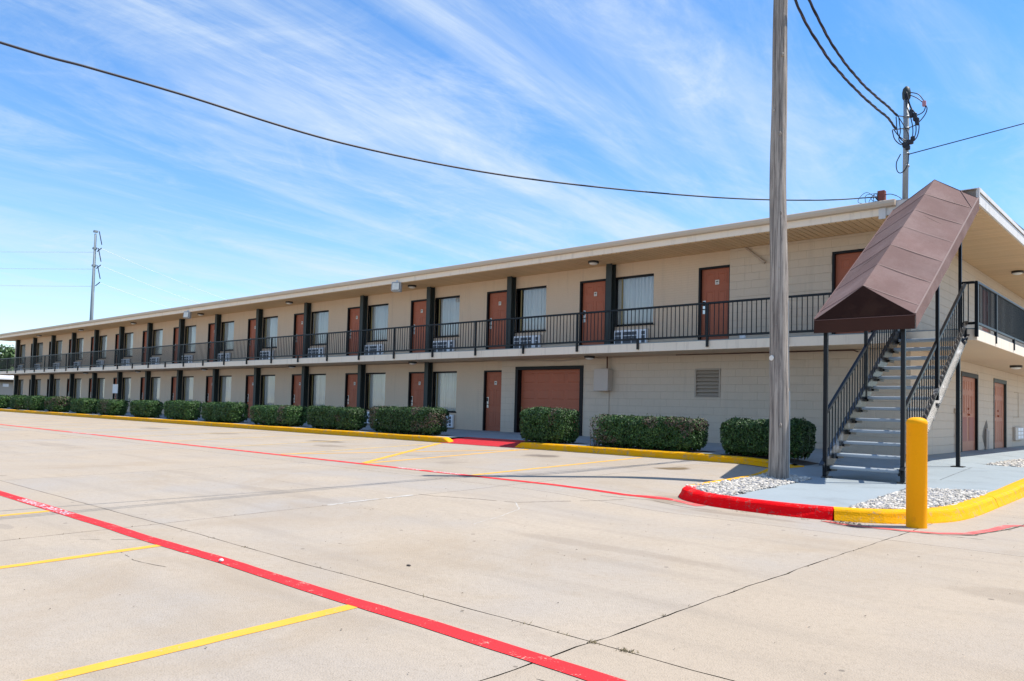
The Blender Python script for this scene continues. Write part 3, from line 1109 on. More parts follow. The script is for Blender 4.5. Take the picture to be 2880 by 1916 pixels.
def gravel(name, poly, n, size, label):
    bed_border('bed_soil', poly)
    xs = [p[0] for p in poly]
    ys = [p[1] for p in poly]
    mb = MB()
    bm0 = bmesh.new()
    bmesh.ops.create_icosphere(bm0, subdivisions=1, radius=1)
    bv = [v.co.copy() for v in bm0.verts]
    bm0.verts.index_update()
    bf = [[v.index for v in f.verts] for f in bm0.faces]
    bm0.free()
    c = 0
    tries = 0
    while c < n and tries < n * 30:
        tries += 1
        x, y = R.uniform(min(xs) - .05, max(xs) + .05), R.uniform(min(ys) - .05, max(ys) + .05)
        if not inside(x, y, poly):
            continue
        c += 1
        s = size * R.uniform(0.5, 1.25)
        rot = Matrix.Rotation(R.uniform(0, 6.28), 3, 'Z') @ Matrix.Rotation(R.uniform(-.5, .5), 3, 'X')
        sc = Vector((s, s * R.uniform(.6, .9), s * R.uniform(.4, .65)))
        ctr = Vector((x, y, ztop(x, y) - 0.012 + R.uniform(0, 0.028)))
        pts = []
        for v in bv:
            q = v * (1 + R.uniform(-.14, .14))
            pts.append(ctr + rot @ Vector((q.x * sc.x, q.y * sc.y, q.z * sc.z)))
        mb.add(pts, bf)
    me = bpy.data.meshes.new(name)
    me.from_pydata(mb.v, [], mb.f)
    me.materials.append(M['stone'])
    o = bpy.data.objects.new(name, me)
    link(o)
    tag(o, label, 'gravel', kind='stuff')


gravel('river_gravel', BED1, 4200, 0.028, 'bed of white and grey river stones around the wooden pole')
gravel('river_gravel', BED2, 4200, 0.028, 'bed of white and grey river stones behind the yellow bollard')
gravel('river_gravel', BED3, 1500, 0.04, 'bed of river stones beside the end wall walk')


def kerb(name, pts, mt, parent, wid=0.15, batter=0.06, htop=0.012, taper=(0, 0), zt=ztop, step=0.12, rough=0.004):
    """kerb with the outer top edge along pts; the outside lies to the right of the direction of travel"""
    pl = []
    for a, b in zip(pts[:-1], pts[1:]):
        a, b = Vector(a), Vector(b)
        n = max(1, int((b - a).length / step))
        for i in range(n):
            pl.append(a.lerp(b, i / n))
    pl.append(Vector(pts[-1]))
    for _ in range(2):
        pl = [pl[0]] + [(pl[i - 1] + pl[i] * 2 + pl[i + 1]) / 4 for i in range(1, len(pl) - 1)] + [pl[-1]]
    L_ = [0]
    for i in range(1, len(pl)):
        L_.append(L_[-1] + (pl[i] - pl[i - 1]).length)
    vs_ = []
    n_ = 8
    for i, p in enumerate(pl):
        d = (pl[min(i + 1, len(pl) - 1)] - pl[max(i - 1, 0)]).normalized()
        r_ = Vector((d.y, -d.x))
        q = p - r_ * 0.05
        h = zt(q.x, q.y) + htop
        qb = p + r_ * 0.1
        zb = zlot(qb.x, qb.y)
        t = 1.0
        if taper[0] and L_[i] < taper[0]:
            t = math.sin(min(1, L_[i] / taper[0]) * 1.57)
        if taper[1] and L_[-1] - L_[i] < taper[1]:
            t = min(t, math.sin(min(1, (L_[-1] - L_[i]) / taper[1]) * 1.57))
        hh = max(0.0, h - zb)
        h = zb + hh * (0.12 + 0.88 * t) if t < 1 else h
        j = lambda: R.uniform(-rough, rough)
        prof = [(batter + 0.015, zb - 0.02), (batter + 0.006 + j(), zb + 0.012), (batter * 0.55 + j(), zb + (h - zb) * 0.5), (0.014 + j(), h - 0.03), (0.0 + j(), h - 0.012), (-0.02 + j(), h + 0.0), (-wid * .6, h + 0.003 + j() * .5), (-wid, h - 0.002)]
        prof.append((-wid, h - 0.12))
        for a, z in prof:
            vs_.append((p.x + r_.x * a, p.y + r_.y * a, z))
        n_ = len(prof)
    mb = MB()
    fs = []
    for i in range(len(pl) - 1):
        for k in range(n_ - 1):
            fs.append((i * n_ + k, (i + 1) * n_ + k, (i + 1) * n_ + k + 1, i * n_ + k + 1))
    fs.append(tuple(range(n_)))
    fs.append(tuple(reversed(range((len(pl) - 1) * n_, len(pl) * n_))))
    mb.add(vs_, fs)
    return mb.build(name, mt, parent, smooth=False)


kb = thing('kerb', 'long yellow painted kerb in front of the hedges', 'kerb', kind='structure')
KX = [-64, -45, -33.6, -23.4, -20.5, -15.5, -9.4]


def fk(x, y):
    return 0.155


for a, b in zip(KX[:-1], KX[1:]):
    kerb('kerb_stone', [(a + 0.008, -4.40), (b - 0.008, -4.40)], M['kerb_yellow'], kb, wid=0.20, batter=0.018, zt=ztop, step=0.5)
kerb('kerb_stone', [(-9.39, -4.40), (-2.12, -4.40)], M['kerb_yellow'], kb, wid=0.20, batter=0.018, taper=(0, 0.28), step=0.1)
kerb('kerb_stone', [(0.22, -4.40), (4.0, -4.40), (7.0, -4.40), (7.34, -4.36)], M['kerb_yellow'], kb, wid=0.22, batter=0.018, taper=(0.28, 0.35), step=0.1)
gdm = MB()  # dark strip at the kerb foot: gutter dirt plus the kerb's shadow painted in
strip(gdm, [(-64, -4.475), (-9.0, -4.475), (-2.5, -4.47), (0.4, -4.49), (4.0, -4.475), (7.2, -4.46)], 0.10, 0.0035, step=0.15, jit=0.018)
gdm.build('gutter_dirt_shadow', mat('gutter_dirt_shadow', (0.085, 0.07, 0.056), 0.95, 0.35, 3, fine=0.3), kb)
rp = MB()
rv = []
for i in range(25):
    u = i / 24
    x = -2.44 + 2.89 * u
    fl = min(1, min(u, 1 - u) * 9)
    prof = [(-4.47, zlot(x, -4.47) + 0.004), (-4.40, zlot(x, -4.4) + 0.018), (-4.1, 0.075 + 0.02 * (1 - fl)), (-3.75, 0.125), (-3.42, 0.159), (-3.38, 0.1585)]
    for y, z in prof:
        xx = x + (0.35 if u < .5 else -0.1) * (max(0, (y + 4.4)) / 1.0) * (1 - 2 * abs(u - .5) < 0.3)
        rv.append((x, y, z))
rp.add(rv, [(i * 6 + k, (i + 1) * 6 + k, (i + 1) * 6 + k + 1, i * 6 + k + 1) for i in range(24) for k in range(5)])
ro = rp.build('kerb_ramp', M['ramp_red'], kb)
ro['label'] = 'red painted ramp'
ik = thing('island_kerb', 'rounded red and yellow kerb around the gravel island', 'kerb', kind='structure')
kerb('kerb_stone', [(7.26, -4.3), (7.20, -5.5), (7.40, -6.3), (7.48, -6.75), (7.53, -7.4), (7.58, -8.5), (7.63, -9.05)], M['kerb_yellow'], ik, wid=0.13, batter=0.03, rough=0.002)
kerb('kerb_stone', [(7.635, -9.07)] + ISL[7:13] + [(9.885, -9.763)], M['kerb_red'], ik, wid=0.17, batter=0.045, rough=0.005)
kerb('kerb_stone', [(9.895, -9.76)] + ISL[14:20] + [(10.865, -6.62)], M['kerb_yellow'], ik, wid=0.18, batter=0.05, rough=0.003)
kerb('kerb_stone', [(10.864, -6.60)] + ISL[20:], M['kerb_yellow'], ik, wid=0.18, batter=0.05, rough=0.003, step=0.15)

# ------------------------------------------------------------------ motel building
S = 3.921            # column spacing
XL, XE, XB = -56.0, 8.06, 9.60     # left end, right end wall, end balcony edge
YB = -1.35           # front balcony edge
DEPTH = 17.0
ZW = 0.15
ZF2 = 2.80           # upper floor
ZS1, ZT1 = 2.562, 2.775   # balcony slab edge
ZS2 = 5.262          # roof soffit
motel = thing('motel_building', 'long two storey tan motel with terracotta doors and open balcony walkways', 'building', (0, 0, 0))


def wall_panel(mb, x0, x1, z0, z1, holes, y, depth, flip=False):
    """wall face with rectangular holes and their reveals, in the xz plane at y"""
    xs = sorted(set([x0, x1] + [h for r_ in holes for h in r_[:2] if x0 < h < x1]))
    zs = sorted(set([z0, z1] + [h for r_ in holes for h in r_[2:] if z0 < h < z1]))
    for a, b in zip(xs[:-1], xs[1:]):
        for c, d in zip(zs[:-1], zs[1:]):
            xm, zm = (a + b) / 2, (c + d) / 2
            if any(h[0] < xm < h[1] and h[2] < zm < h[3] for h in holes):
                continue
            mb.add([(a, y, c), (b, y, c), (b, y, d), (a, y, d)], [(0, 1, 2, 3)])
    for (a, b, c, d) in holes:
        y2 = y + depth
        mb.add([(a, y, c), (a, y, d), (a, y2, d), (a, y2, c)], [(0, 1, 2, 3)])
        mb.add([(b, y, c), (b, y, d), (b, y2, d), (b, y2, c)], [(3, 2, 1, 0)])
        mb.add([(a, y, d), (b, y, d), (b, y2, d), (a, y2, d)], [(0, 1, 2, 3)])
        mb.add([(a, y, c), (b, y, c), (b, y2, c), (a, y2, c)], [(3, 2, 1, 0)])


up_doors = [(2.77, 3.715)] + [(-S * k - 1.225, -S * k - 0.23) for k in range(0, 14)]
up_doors += [(6.335, 7.28)]
lo_doors = [(-5.19, -4.29)] + [(-S * k - 1.225, -S * k - 0.23) for k in range(2, 14)]
up_wins = [(-S * k + 0.05, -S * k + 1.37) for k in range(0, 15)]
lo_wins = [(-S * k + 0.05, -S * k + 1.33) for k in range(2, 15)]
DH = 2.085
holes_up = [(a, b, ZF2, ZF2 + DH) for a, b in up_doors if b < 3.72] + [(a, b, 3.46, 4.888) for a, b in up_wins]
holes_lo = [(a, b, ZW, ZW + DH) for a, b in lo_doors] + [(a, b, 0.81, 2.235) for a, b in lo_wins]
w = MB()
wall_panel(w, XL, 3.72, ZS1 - 0.02, ZS2 + 0.05, holes_up, 0.0, 0.14)
wall_panel(w, XL, -4.288, 0.0, ZS1 + 0.02, holes_lo, 0.0, 0.14)
w.build('room_wall', M['brick_wall'], motel)
# body of the building behind the openings
w = MB()
w.box(XL + 0.01, XE - 0.15, 0.9, DEPTH, 0.0, 5.4)
w.build('room_core', M['room'], motel)
w = MB()
w.box(XL, XL + 0.2, 0.002, DEPTH, 0.0, ZS2)
w.build('far_end_wall', M['brick_wall'], motel)

# ---- block walls: single blocks near the camera, the rest of them as one part
YBk = -0.10          # face of the block wall, a little proud of the brick
bl_holes_f = [(-3.66, -0.95, 0.0, 2.31), (2.76, 3.50, 1.41, 2.165), (6.335, 7.28, 2.7, ZF2 + DH)]
XEb = XE
end_holes = [(4.42, 6.33, 0.0, 2.24), (8.38, 10.26, 0.0, 2.24), (6.9, 8.0, ZF2 - .1, ZF2 + DH)]
w = MB()
wall_panel(w, -4.288, XEb - 0.006, 0.0, 2.60, [(-3.66, -0.95, 0.0, 2.31), (2.76, 3.50, 1.41, 2.165)], YBk + 0.006, 0.12)
wall_panel(w, 3.72, XEb - 0.006, 2.55, ZS2 + .05, [(6.335, 7.28, ZF2, ZF2 + DH)], YBk + 0.006, 0.18)
w.add([(3.72, YBk + .006, 2.55), (3.72, 0, 2.55), (3.72, 0, ZS2 + .05), (3.72, YBk + .006, ZS2 + .05)], [(0, 1, 2, 3)])
w.add([(-4.288, YBk + .006, 0), (-4.288, 0, 0), (-4.288, 0, 2.6), (-4.288, YBk + .006, 2.6)], [(0, 1, 2, 3)])
e = MB()
wall_panel(e, YBk + .006, DEPTH, 0.0, ZS2 + 0.05, end_holes, 0, 0.14)
# turn the xz panel into the end wall: x -> y
w.add([(XEb - 0.006 - vy, vx, vz) for vx, vy, vz in e.v], [tuple(reversed(f)) for f in e.f])
w.build('block_wall_backing', M['block_joint'], motel)
blk = MB()
blk.add([(-.5, 0, -.5), (.5, 0, -.5), (.5, 0, .5), (-.5, 0, .5)] + [(-.5, -.6, -.5), (.5, -.6, -.5), (.5, -.6, .5), (-.5, -.6, .5)] +
        [(-.498, -1, -.482), (.498, -1, -.482), (.498, -1, .482), (-.498, -1, .482)],
        [(0, 4, 5, 1), (1, 5, 6, 2), (2, 6, 7, 3), (3, 7, 4, 0), (4, 8, 9, 5), (5, 9, 10, 6), (6, 10, 11, 7), (7, 11, 8, 4), (8, 11, 10, 9)])
blk_me = blk.mesh('block', M['block'])
blocks = []   # (centre, width, height, rotz)


def block_field(x0, x1, z0, z1, holes, mk):
    row = 0
    z = z0
    while z < z1 - 0.02:
        h = min(0.2, z1 - z)
        zm = z + h / 2
        x = x0 - (0.2 if row % 2 else 0.0)
        while x < x1 - 0.005:
            a, b = max(x, x0), min(x + 0.4, x1)
            segs = [(a, b, z, z + h)]
            for (ha, hb, hc, hd) in holes:
                ns = []
                for (p, q, r_, s_) in segs:
                    if q <= ha or p >= hb or s_ <= hc or r_ >= hd:
                        ns.append((p, q, r_, s_))
                        continue
                    if p < ha:
                        ns.append((p, ha, r_, s_))
                    if q > hb:
                        ns.append((hb, q, r_, s_))
                    pp, qq = max(p, ha), min(q, hb)
                    if s_ > hd:
                        ns.append((pp, qq, hd, s_))
                    if r_ < hc:
                        ns.append((pp, qq, r_, hc))
                segs = ns
            for (p, q, r_, s_) in segs:
                if q - p > 0.03 and s_ - r_ > 0.02:
                    blocks.append(mk((p + q) / 2, (r_ + s_) / 2, q - p - 0.0012, s_ - r_ - 0.0065))
            x += 0.4
        z += 0.2
        row += 1


def mk_front(u, z, wd_, h):
    return ((u, YBk + 0.006, z), wd_, h, 0.0)


def mk_end(u, z, wd_, h):
    return ((XEb - 0.006, u, z), wd_, h, math.pi / 2)


block_field(-4.288, XEb, 0.15, 2.56, bl_holes_f, mk_front)
block_field(3.72, XEb, 2.80, 5.26, bl_holes_f, mk_front)
block_field(YBk, DEPTH, 0.15, 2.56, end_holes, mk_end)
block_field(YBk, DEPTH, 2.80, 5.26, end_holes, mk_end)
blocks.sort(key=lambda b_: (Vector(b_[0]) - CAM).length)
for (c, wd_, h, rz) in blocks[:300]:
    inst('block', blk_me, motel, c, rz, (wd_, 0.0085, h))
bs = MB()
for (c, wd_, h, rz) in blocks[300:]:
    mt_ = Matrix.Translation(c) @ Matrix.Rotation(rz, 4, 'Z') @ Matrix.Diagonal((wd_, 0.0085, h, 1))
    bs.add([mt_ @ Vector(v) for v in blk.v], blk.f)
o = bs.build('block_courses', M['block'], motel)
o['kind'] = 'stuff'

# ---- slabs, roof, fascia, gutter
w = MB()
w.box(XL - 1.4, XB, YB, 0.05, ZS1, ZT1)
w.box(XE - 0.2, XB, 0.051, DEPTH + 1.0, ZS1, ZT1)
w.build('balcony_slab', M['trim_light'], motel)
w = MB()
w.box(XL - 1.39, XB - 0.012, YB + 0.012, 0.06, ZT1, ZF2)
w.box(XE - 0.2, XB - 0.012, 0.061, DEPTH + 1.0, ZT1, ZF2)
w.build('balcony_floor', M['walk'], motel)
w = MB()
w.box(XL - 1.38, XB - 0.03, YB + 0.03, 0.05, ZS1 - 0.004, ZS1 + 0.05)
w.box(XE - 0.2, XB - 0.03, 0.052, DEPTH + 1.0, ZS1 - 0.004, ZS1 + 0.05)
w.build('balcony_underside', M['slab_soffit'], motel)
w = MB()
YR = -1.40
w.box(XL - 1.5, XB - 0.02, YR + 0.05, DEPTH + 1.5, 5.30, 5.55)
w.add([(XL - 1.5, YR, 5.552), (XB, YR, 5.552), (XB, 8, 5.80), (XL - 1.5, 8, 5.80), (XL - 1.5, DEPTH + 1.5, 5.552), (XB, DEPTH + 1.5, 5.552)], [(0, 1, 2, 3), (3, 2, 5, 4)])
roof = w.build('roof', M['roofing'], motel)
w = MB()
w.prism([(-50.5, 6.18), (-47, 6.38), (-43.5, 6.55), (-38.5, 6.60), (-37.5, 6.2), (-37.5, 5.7), (-50.5, 5.7)], 1, 5.5, 9.0)
w.box(-52.6, -51.2, 5.6, 6.6, 5.7, 6.22)
w.build('roof_hatch', M['roofing'], roof)
w = MB()
w.box(XL - 1.5, 7.9, YR, YR + 0.045, 5.276, 5.45)
w.build('fascia', M['trim_light'], motel)
w = MB()
w.prism([(YR - 0.004, 5.43), (YR - 0.09, 5.445), (YR - 0.115, 5.50), (YR - 0.115, 5.555), (YR - 0.10, 5.572), (YR + 0.03, 5.575), (YR + 0.03, 5.43)], 0, XL - 1.5, 8.12)
w.build('gutter', M['gutter'], motel)
w = MB()
w.box(7.78, 7.92, YR - 0.02, YR - 0.002, 5.20, 5.43)
w.box(7.9, 8.4, YR + 0.01, YR + 0.05, 5.27, 5.56)
w.build('fascia_end_trim', M['fascia_white'], motel)
w = MB()
w.box(XB - 0.02, XB + 0.02, YR + 0.1, DEPTH + 1.5, 5.276, 5.50)
w.box(XB - 0.02, XB + 0.045, YR + 0.1, DEPTH + 1.5, 5.505, 5.585)
w.box(XB - 0.75, XB + 0.04, YR + 0.06, YR + 0.099, 5.276, 5.583)
w.build('end_fascia', M['fascia_white'], motel)
w = MB()
w.box(XB + 0.003, XB + 0.03, YR + 0.101, DEPTH + 1.5, 5.499, 5.506)
w.build('drip_edge', M['dark_gap'], motel)
# soffit boards
w = MB()
w.box(XL - 1.45, XE, YR + 0.05, 0.06, ZS2 + 0.018, ZS2 + 0.05)
w.box(XE + 0.001, XB - 0.025, YR + 0.05, DEPTH + 1.4, ZS2 + 0.018, ZS2 + 0.05)
w.build('soffit_backing', M['dark_gap'], motel)
bf = MB()
bf.box(-0.066, 0.066, YR + 0.05, 0.04, 0, 0.016)
bf_me = bf.mesh('soffit_board', M['soffit'])
be = MB()
be.box(XE + 0.003, XB - 0.022, -0.066, 0.066, 0, 0.016)
be_me = be.mesh('soffit_board', M['soffit'])
boards = []
x = XE - 0.075
while x > XL - 1.4:
    boards.append((0, x))
    x -= 0.15
y = YR + 0.13
while y < DEPTH + 1.3:
    boards.append((1, y))
    y += 0.15
boards.sort(key=lambda b_: (Vector((b_[1], -0.7, 5)) - CAM).length if b_[0] == 0 else (Vector((9, b_[1], 5)) - CAM).length)
rest = MB()
for i, (k, t_) in enumerate(boards):
    if i < 300:
        if k == 0:
            inst('soffit_board', bf_me, motel, (t_, 0, ZS2 + R.uniform(-.001, .001)))
        else:
            inst('soffit_board', be_me, motel, (0, t_, ZS2 + R.uniform(-.001, .001)))
    elif k == 0:
        rest.box(t_ - .066, t_ + .066, YR + .05, 0.04, ZS2, ZS2 + .016)
    else:
        rest.box(XE + .003, XB - .022, t_ - .066, t_ + .066, ZS2, ZS2 + .016)
if rest.v:
    o = rest.build('far_soffit_boards', M['soffit'], motel)
    o['kind'] = 'stuff'

# ---- columns (rolled steel I sections against the wall)
cm = MB()
cm.prism([(-0.11, -0.235), (0.09, -0.235), (0.09, -0.212), (-0.002, -0.212), (-0.002, -0.036), (0.09, -0.036), (0.09, -0.012), (-0.11, -0.012),
          (-0.11, -0.036), (-0.018, -0.036), (-0.018, -0.212), (-0.11, -0.212)], 2, 0, 1)
cm_me = cm.mesh('column', M['column'])
for k in range(15):
    inst('column', cm_me, motel, (-S * k, 0, ZF2), 0, (1, 1, ZS2 - ZF2))
    if k >= 2:
        inst('column', cm_me, motel, (-S * k, 0, 0.10), 0, (1, 1, ZS1 - 0.10))


# ---- doors
def door_mesh(wd_, h, mt, cols=2, rows=((0.10, 0.36), (0.42, 0.72), (0.80, 0.95)), depth=0.04):
    mb = MB()
    mb.box(0, wd_, 0, depth, 0, h)
    mg = wd_ * 0.13
    gap = wd_ * 0.1
    pw = (wd_ - 2 * mg - (cols - 1) * gap) / cols
    for c in range(cols):
        a = mg + c * (pw + gap)
        for r0, r1 in rows:
            z0, z1 = r0 * h, r1 * h
            # recessed moulding frame around a raised field
            t_ = 0.022
            for (p, q, r_, s_) in ((a, a + pw, z0, z0 + t_), (a, a + pw, z1 - t_, z1), (a, a + t_, z0 + t_, z1 - t_), (a + pw - t_, a + pw, z0 + t_, z1 - t_)):
                mb.box(p, q, -0.007, 0.0, r_, s_)
            x0, x1, y0, y1 = a + 0.05, a + pw - 0.05, z0 + 0.05, z1 - 0.05
            i_ = 0.018
            mb.add([(x0, 0, y0), (x1, 0, y0), (x1, 0, y1), (x0, 0, y1), (x0 + i_, -0.008, y0 + i_), (x1 - i_, -0.008, y0 + i_), (x1 - i_, -0.008, y1 - i_), (x0 + i_, -0.008, y1 - i_)],
                   [(4, 5, 6, 7), (0, 1, 5, 4), (1, 2, 6, 5), (2, 3, 7, 6), (3, 0, 4, 7)])
    return mb.mesh('door_leaf', mt)


FR = 0.052
DW = 0.995
leaf_me = door_mesh(DW - 2 * FR, DH - FR, M['door'])
leaf2_me = door_mesh(0.9 - 2 * FR, DH - FR, M['door'])


def frame_mesh(wd_, h, d0, d1):
    mb = MB()
    mb.box(0, FR, d0, d1, 0, h)
    mb.box(wd_ - FR, wd_, d0, d1, 0, h)
    mb.box(FR, wd_ - FR, d0, d1, h - FR, h)
    return mb.mesh('door_frame', M['black_frame'])


fr_me = frame_mesh(DW - 0.004, DH - 0.002, -0.012, 0.138)
fr2_me = frame_mesh(0.9 - 0.004, DH - 0.002, -0.012, 0.138)
pl = MB()
pl.cbox(-0.055, 0.055, -0.012, 0, -0.062, 0.062, 0.004)
pl_me = pl.mesh('number_plate', M['plate'])
pr = MB()
for (a, b, c, d) in ((-0.032, -0.014, -0.002, 0.03), (-0.010, 0.008, -0.004, 0.032), (0.012, 0.032, 0.0, 0.034)):
    pr.box(a, b, -0.0135, -0.012, c, d)
pr.box(-0.03, 0.03, -0.0135, -0.012, -0.035, -0.028)
pr_me = pr.mesh('plate_print', M['print'])
lk = MB()
lk.cbox(-0.04, 0.04, -0.018, 0, 0.0, 0.36, 0.006)
lk_me = lk.mesh('lock_plate', M['steel'])
lh = MB()
lh.cbox(-0.03, 0.03, -0.045, -0.018, 0.22, 0.335, 0.008)
lh_me = lh.mesh('lock_cover', M['black'])
lv2 = MB()
lv2.tube([(-0.02, -0.02, 0.12), (-0.02, -0.06, 0.12), (0.0, -0.065, 0.12), (0.11, -0.06, 0.115)], 0.011, 8)
lv2_me = lv2.mesh('lock_lever', M['black'])


def room_door(a, b, z0, narrow=False):
    wd_ = b - a
    me = leaf2_me if wd_ < 0.96 else leaf_me
    fme = fr2_me if wd_ < 0.96 else fr_me
    base = 0.9 if wd_ < 0.96 else DW
    sx = wd_ / base
    d = inst('door', me, motel, (a + FR * sx, 0.085, z0 + 0.008), 0, (sx, 1, 1))
    inst('door_frame', fme, d, (-FR + 0.002, -0.085, -0.008))
    inst('number_plate', pl_me, d, ((base - 2 * FR) * 0.54, -0.009, 1.66))
    inst('plate_print', pr_me, d, ((base - 2 * FR) * 0.54, -0.009, 1.66))
    inst('lock_plate', lk_me, d, (0.075, -0.001, 0.83))
    inst('lock_cover', lh_me, d, (0.075, -0.001, 0.83))
    inst('lock_lever', lv2_me, d, (0.075, -0.001, 0.83))
    return d


for a, b in up_doors:
    d = room_door(a, b, ZF2)
    if a > 4:
        d.location.y = YBk + 0.085
for a, b in lo_doors:
    room_door(a, b, ZW)

# ---- windows
WW, WH = 1.32, 1.428


def window_meshes(wd_, h):
    f = MB()
    t_ = 0.035
    f.box(0, wd_, 0.045, 0.10, h - 0.06, h - 0.002)
    f.box(0, wd_, 0.045, 0.10, 0.001, t_)
    f.box(0.001, t_, 0.045, 0.10, t_, h - 0.06)
    f.box(wd_ - t_, wd_ - 0.001, 0.045, 0.10, t_, h - 0.06)
    p = MB()
    p.add([(t_, 0.075, t_), (wd_ - t_, 0.075, t_), (wd_ - t_, 0.075, h - 0.06), (t_, 0.075, h - 0.06)], [(0, 1, 2, 3)])
    si = MB()
    si.cbox(-0.03, wd_ + 0.03, -0.03, 0.05, -0.028, 0.0, 0.004)
    mu = MB()
    mu.box(0.20, 0.235, 0.06, 0.09, t_, h - 0.06)
    return f.mesh('window_frame', M['black_frame']), p.mesh('pane', M['glass']), si.mesh('sill', M['black_frame']), mu.mesh('mullion', M['curtain_gold'])


def curtain_mesh(wd_, h, seed):
    rr = random.Random(seed)
    n = 150
    ph = [rr.uniform(0, 6.28) for _ in range(5)]
    mb = MB()
    vs_ = []
    rows = 7
    for j in range(rows):
        t_ = j / (rows - 1)
        for i in range(n):
            u = i / (n - 1)
            amp = 0.036 * (0.55 + 0.45 * t_)
            yy = amp * (math.sin(u * 78 + ph[0] + 2.2 * math.sin(u * 5 + ph[1])) + 0.45 * math.sin(u * 143 + ph[2] + t_ * 0.7) + 0.5 * math.sin(u * 23 + ph[3]))
            xx = u * wd_ + 0.012 * math.sin(u * 40 + ph[4]) * (1 - t_)
            vs_.append((xx, 0.16 + yy, 0.02 + (h - 0.04) * t_))
    mb.add(vs_, [(j * n + i, j * n + i + 1, (j + 1) * n + i + 1, (j + 1) * n + i) for j in range(rows - 1) for i in range(n - 1)])
    return mb.mesh('curtain', M['curtain'], True)


wf, wp, wsill, wmul = window_meshes(WW, WH)
cur_me = [curtain_mesh(WW, WH, i) for i in range(4)]
for lev, (wins, z0) in enumerate(((up_wins, 3.46), (lo_wins, 0.81))):
    for i, (a, b) in enumerate(wins):
        sx = (b - a) / WW
        wo = inst('window', wf, motel, (a, 0, z0), 0, (sx, 1, 1))
        inst('pane', wp, wo)
        inst('sill', wsill, wo)
        inst('mullion', wmul, wo)
        k = (0.92, 0.84, 0.96, 0.88, 0.80, 0.93, 0.86, 0.97, 0.82)[(i * 4 + lev * 5) % 9]
        if lev == 0 and i == 0:
            k = 0.97
        inst('curtain', cur_me[(i * 2 + lev) % 4], wo, (WW * (1 - k) - 0.03, 0, 0), 0, (k, 1, 1))

# ---- garage door, louver, boxes and pipes on the front wall
gd = MB()
gx0, gx1, gz1 = -3.58, -1.05, 2.23
gd.box(gx0, gx1, 0.07, 0.11, 0.15, gz1)
sec = (gz1 - 0.15) / 4
for r_ in range(4):
    z0 = 0.15 + r_ * sec
    gd.box(gx0, gx1, 0.055, 0.07, z0 + 0.006, z0 + sec - 0.006)
    for c in range(4):
        a = gx0 + 0.10 + c * (gx1 - gx0 - 0.12) / 4
        b = a + (gx1 - gx0 - 0.12) / 4 - 0.10
        i_ = 0.03
        z1 = z0 + 0.11
        z2 = z0 + sec - 0.11
        gd.add([(a, 0.055, z1), (b, 0.055, z1), (b, 0.055, z2), (a, 0.055, z2), (a + i_, 0.043, z1 + i_), (b - i_, 0.043, z1 + i_), (b - i_, 0.043, z2 - i_), (a + i_, 0.043, z2 - i_)],
               [(4, 5, 6, 7), (0, 1, 5, 4), (1, 2, 6, 5), (2, 3, 7, 6), (3, 0, 4, 7)])
gdo = gd.build('garage_door', M['door'], motel)
w = MB()
w.box(-3.66, -3.545, -0.135, 0.16, 0.13, 2.225)
w.box(-1.065, -0.95, -0.135, 0.16, 0.13, 2.225)
w.box(-3.66, -0.95, -0.135, 0.16, 2.225, 2.325)
w.build('garage_door_frame', M['black_frame'], gdo)
lv = MB()
lv.box(2.76, 2.80, -0.118, 0.0, 1.41, 2.165)
lv.box(3.46, 3.50, -0.118, 0.0, 1.41, 2.165)
lv.box(2.80, 3.46, -0.118, 0.0, 2.125, 2.165)
lv.box(2.80, 3.46, -0.118, 0.0, 1.41, 1.435)
lvo = lv.build('louver_vent', M['louver'], motel)
for k in range(7):
    s = MB()
    z = 1.45 + k * 0.098
    s.add([(2.80, -0.11, z), (3.46, -0.11, z), (3.46, -0.03, z + 0.085), (2.80, -0.03, z + 0.085), (2.80, -0.11, z + 0.012), (3.46, -0.11, z + 0.012), (3.46, -0.03, z + 0.097), (2.80, -0.03, z + 0.097)],
          [(0, 3, 2, 1), (4, 5, 6, 7), (0, 1, 5, 4), (2, 3, 7, 6), (0, 4, 7, 3), (1, 2, 6, 5)])
    s.build('slat', M['louver'], lvo)
s = MB()
s.box(2.80, 3.46, -0.02, 0.0, 1.41, 2.13)
s.build('vent_backing', M['dark_gap'], lvo)
eb = MB()
eb.cbox(-0.36, 0.115, -0.36, -0.36 + 0.26, 1.572, 2.187, 0.012)
ebo = eb.build('electrical_box', M['box_paint'], motel)
s = MB()
s.cbox(-0.375, 0.13, -0.372, -0.355, 1.56, 2.20, 0.008)
s.build('box_lid', M['box_paint'], ebo)
s = MB()
s.tube([(-0.02, -0.2, 2.187), (-0.03, -0.2, 2.56)], 0.022, 8)
s.build('riser_pipe', M['conduit_dark'], ebo)
s = MB()
s.tube([(0.06, -0.2, 2.187), (0.06, -0.2, 2.56)], 0.016, 8)
s.tube([(0.0, -0.115, 1.57), (0.0, -0.115, 0.16)], 0.010, 6)
s.build('riser_pipe', M['conduit'], ebo)
w = MB()
w.tube([(-4.6, -0.15, 2.545), (-4.159, -0.15, 2.535), (-1.757, -0.15, 2.485), (-0.5, -0.15, 2.525), (0.98, -0.15, 2.542), (1.69, -0.15, 2.545), (2.2, -0.15, 2.546)], 0.017, 8)
w.build('conduit_run', M['conduit'], motel)
w = MB()
w.tube([(2.2, -0.15, 2.546), (4.81, -0.15, 2.535), (6.2, -0.15, 2.535), (6.85, -0.15, 2.53), (6.95, -0.13, 2.49)], 0.013, 8)
w.build('conduit_run', M['conduit_dark'], motel)
w = MB()
w.tube([(4.16, -0.13, 5.25), (4.55, -0.16, 4.93)], 0.022, 10)
w.tube([(4.55, -0.16, 4.93), (4.70, -0.17, 4.80)], 0.034, 10)
w.build('drain_pipe', M['conduit'], motel)
w = MB()
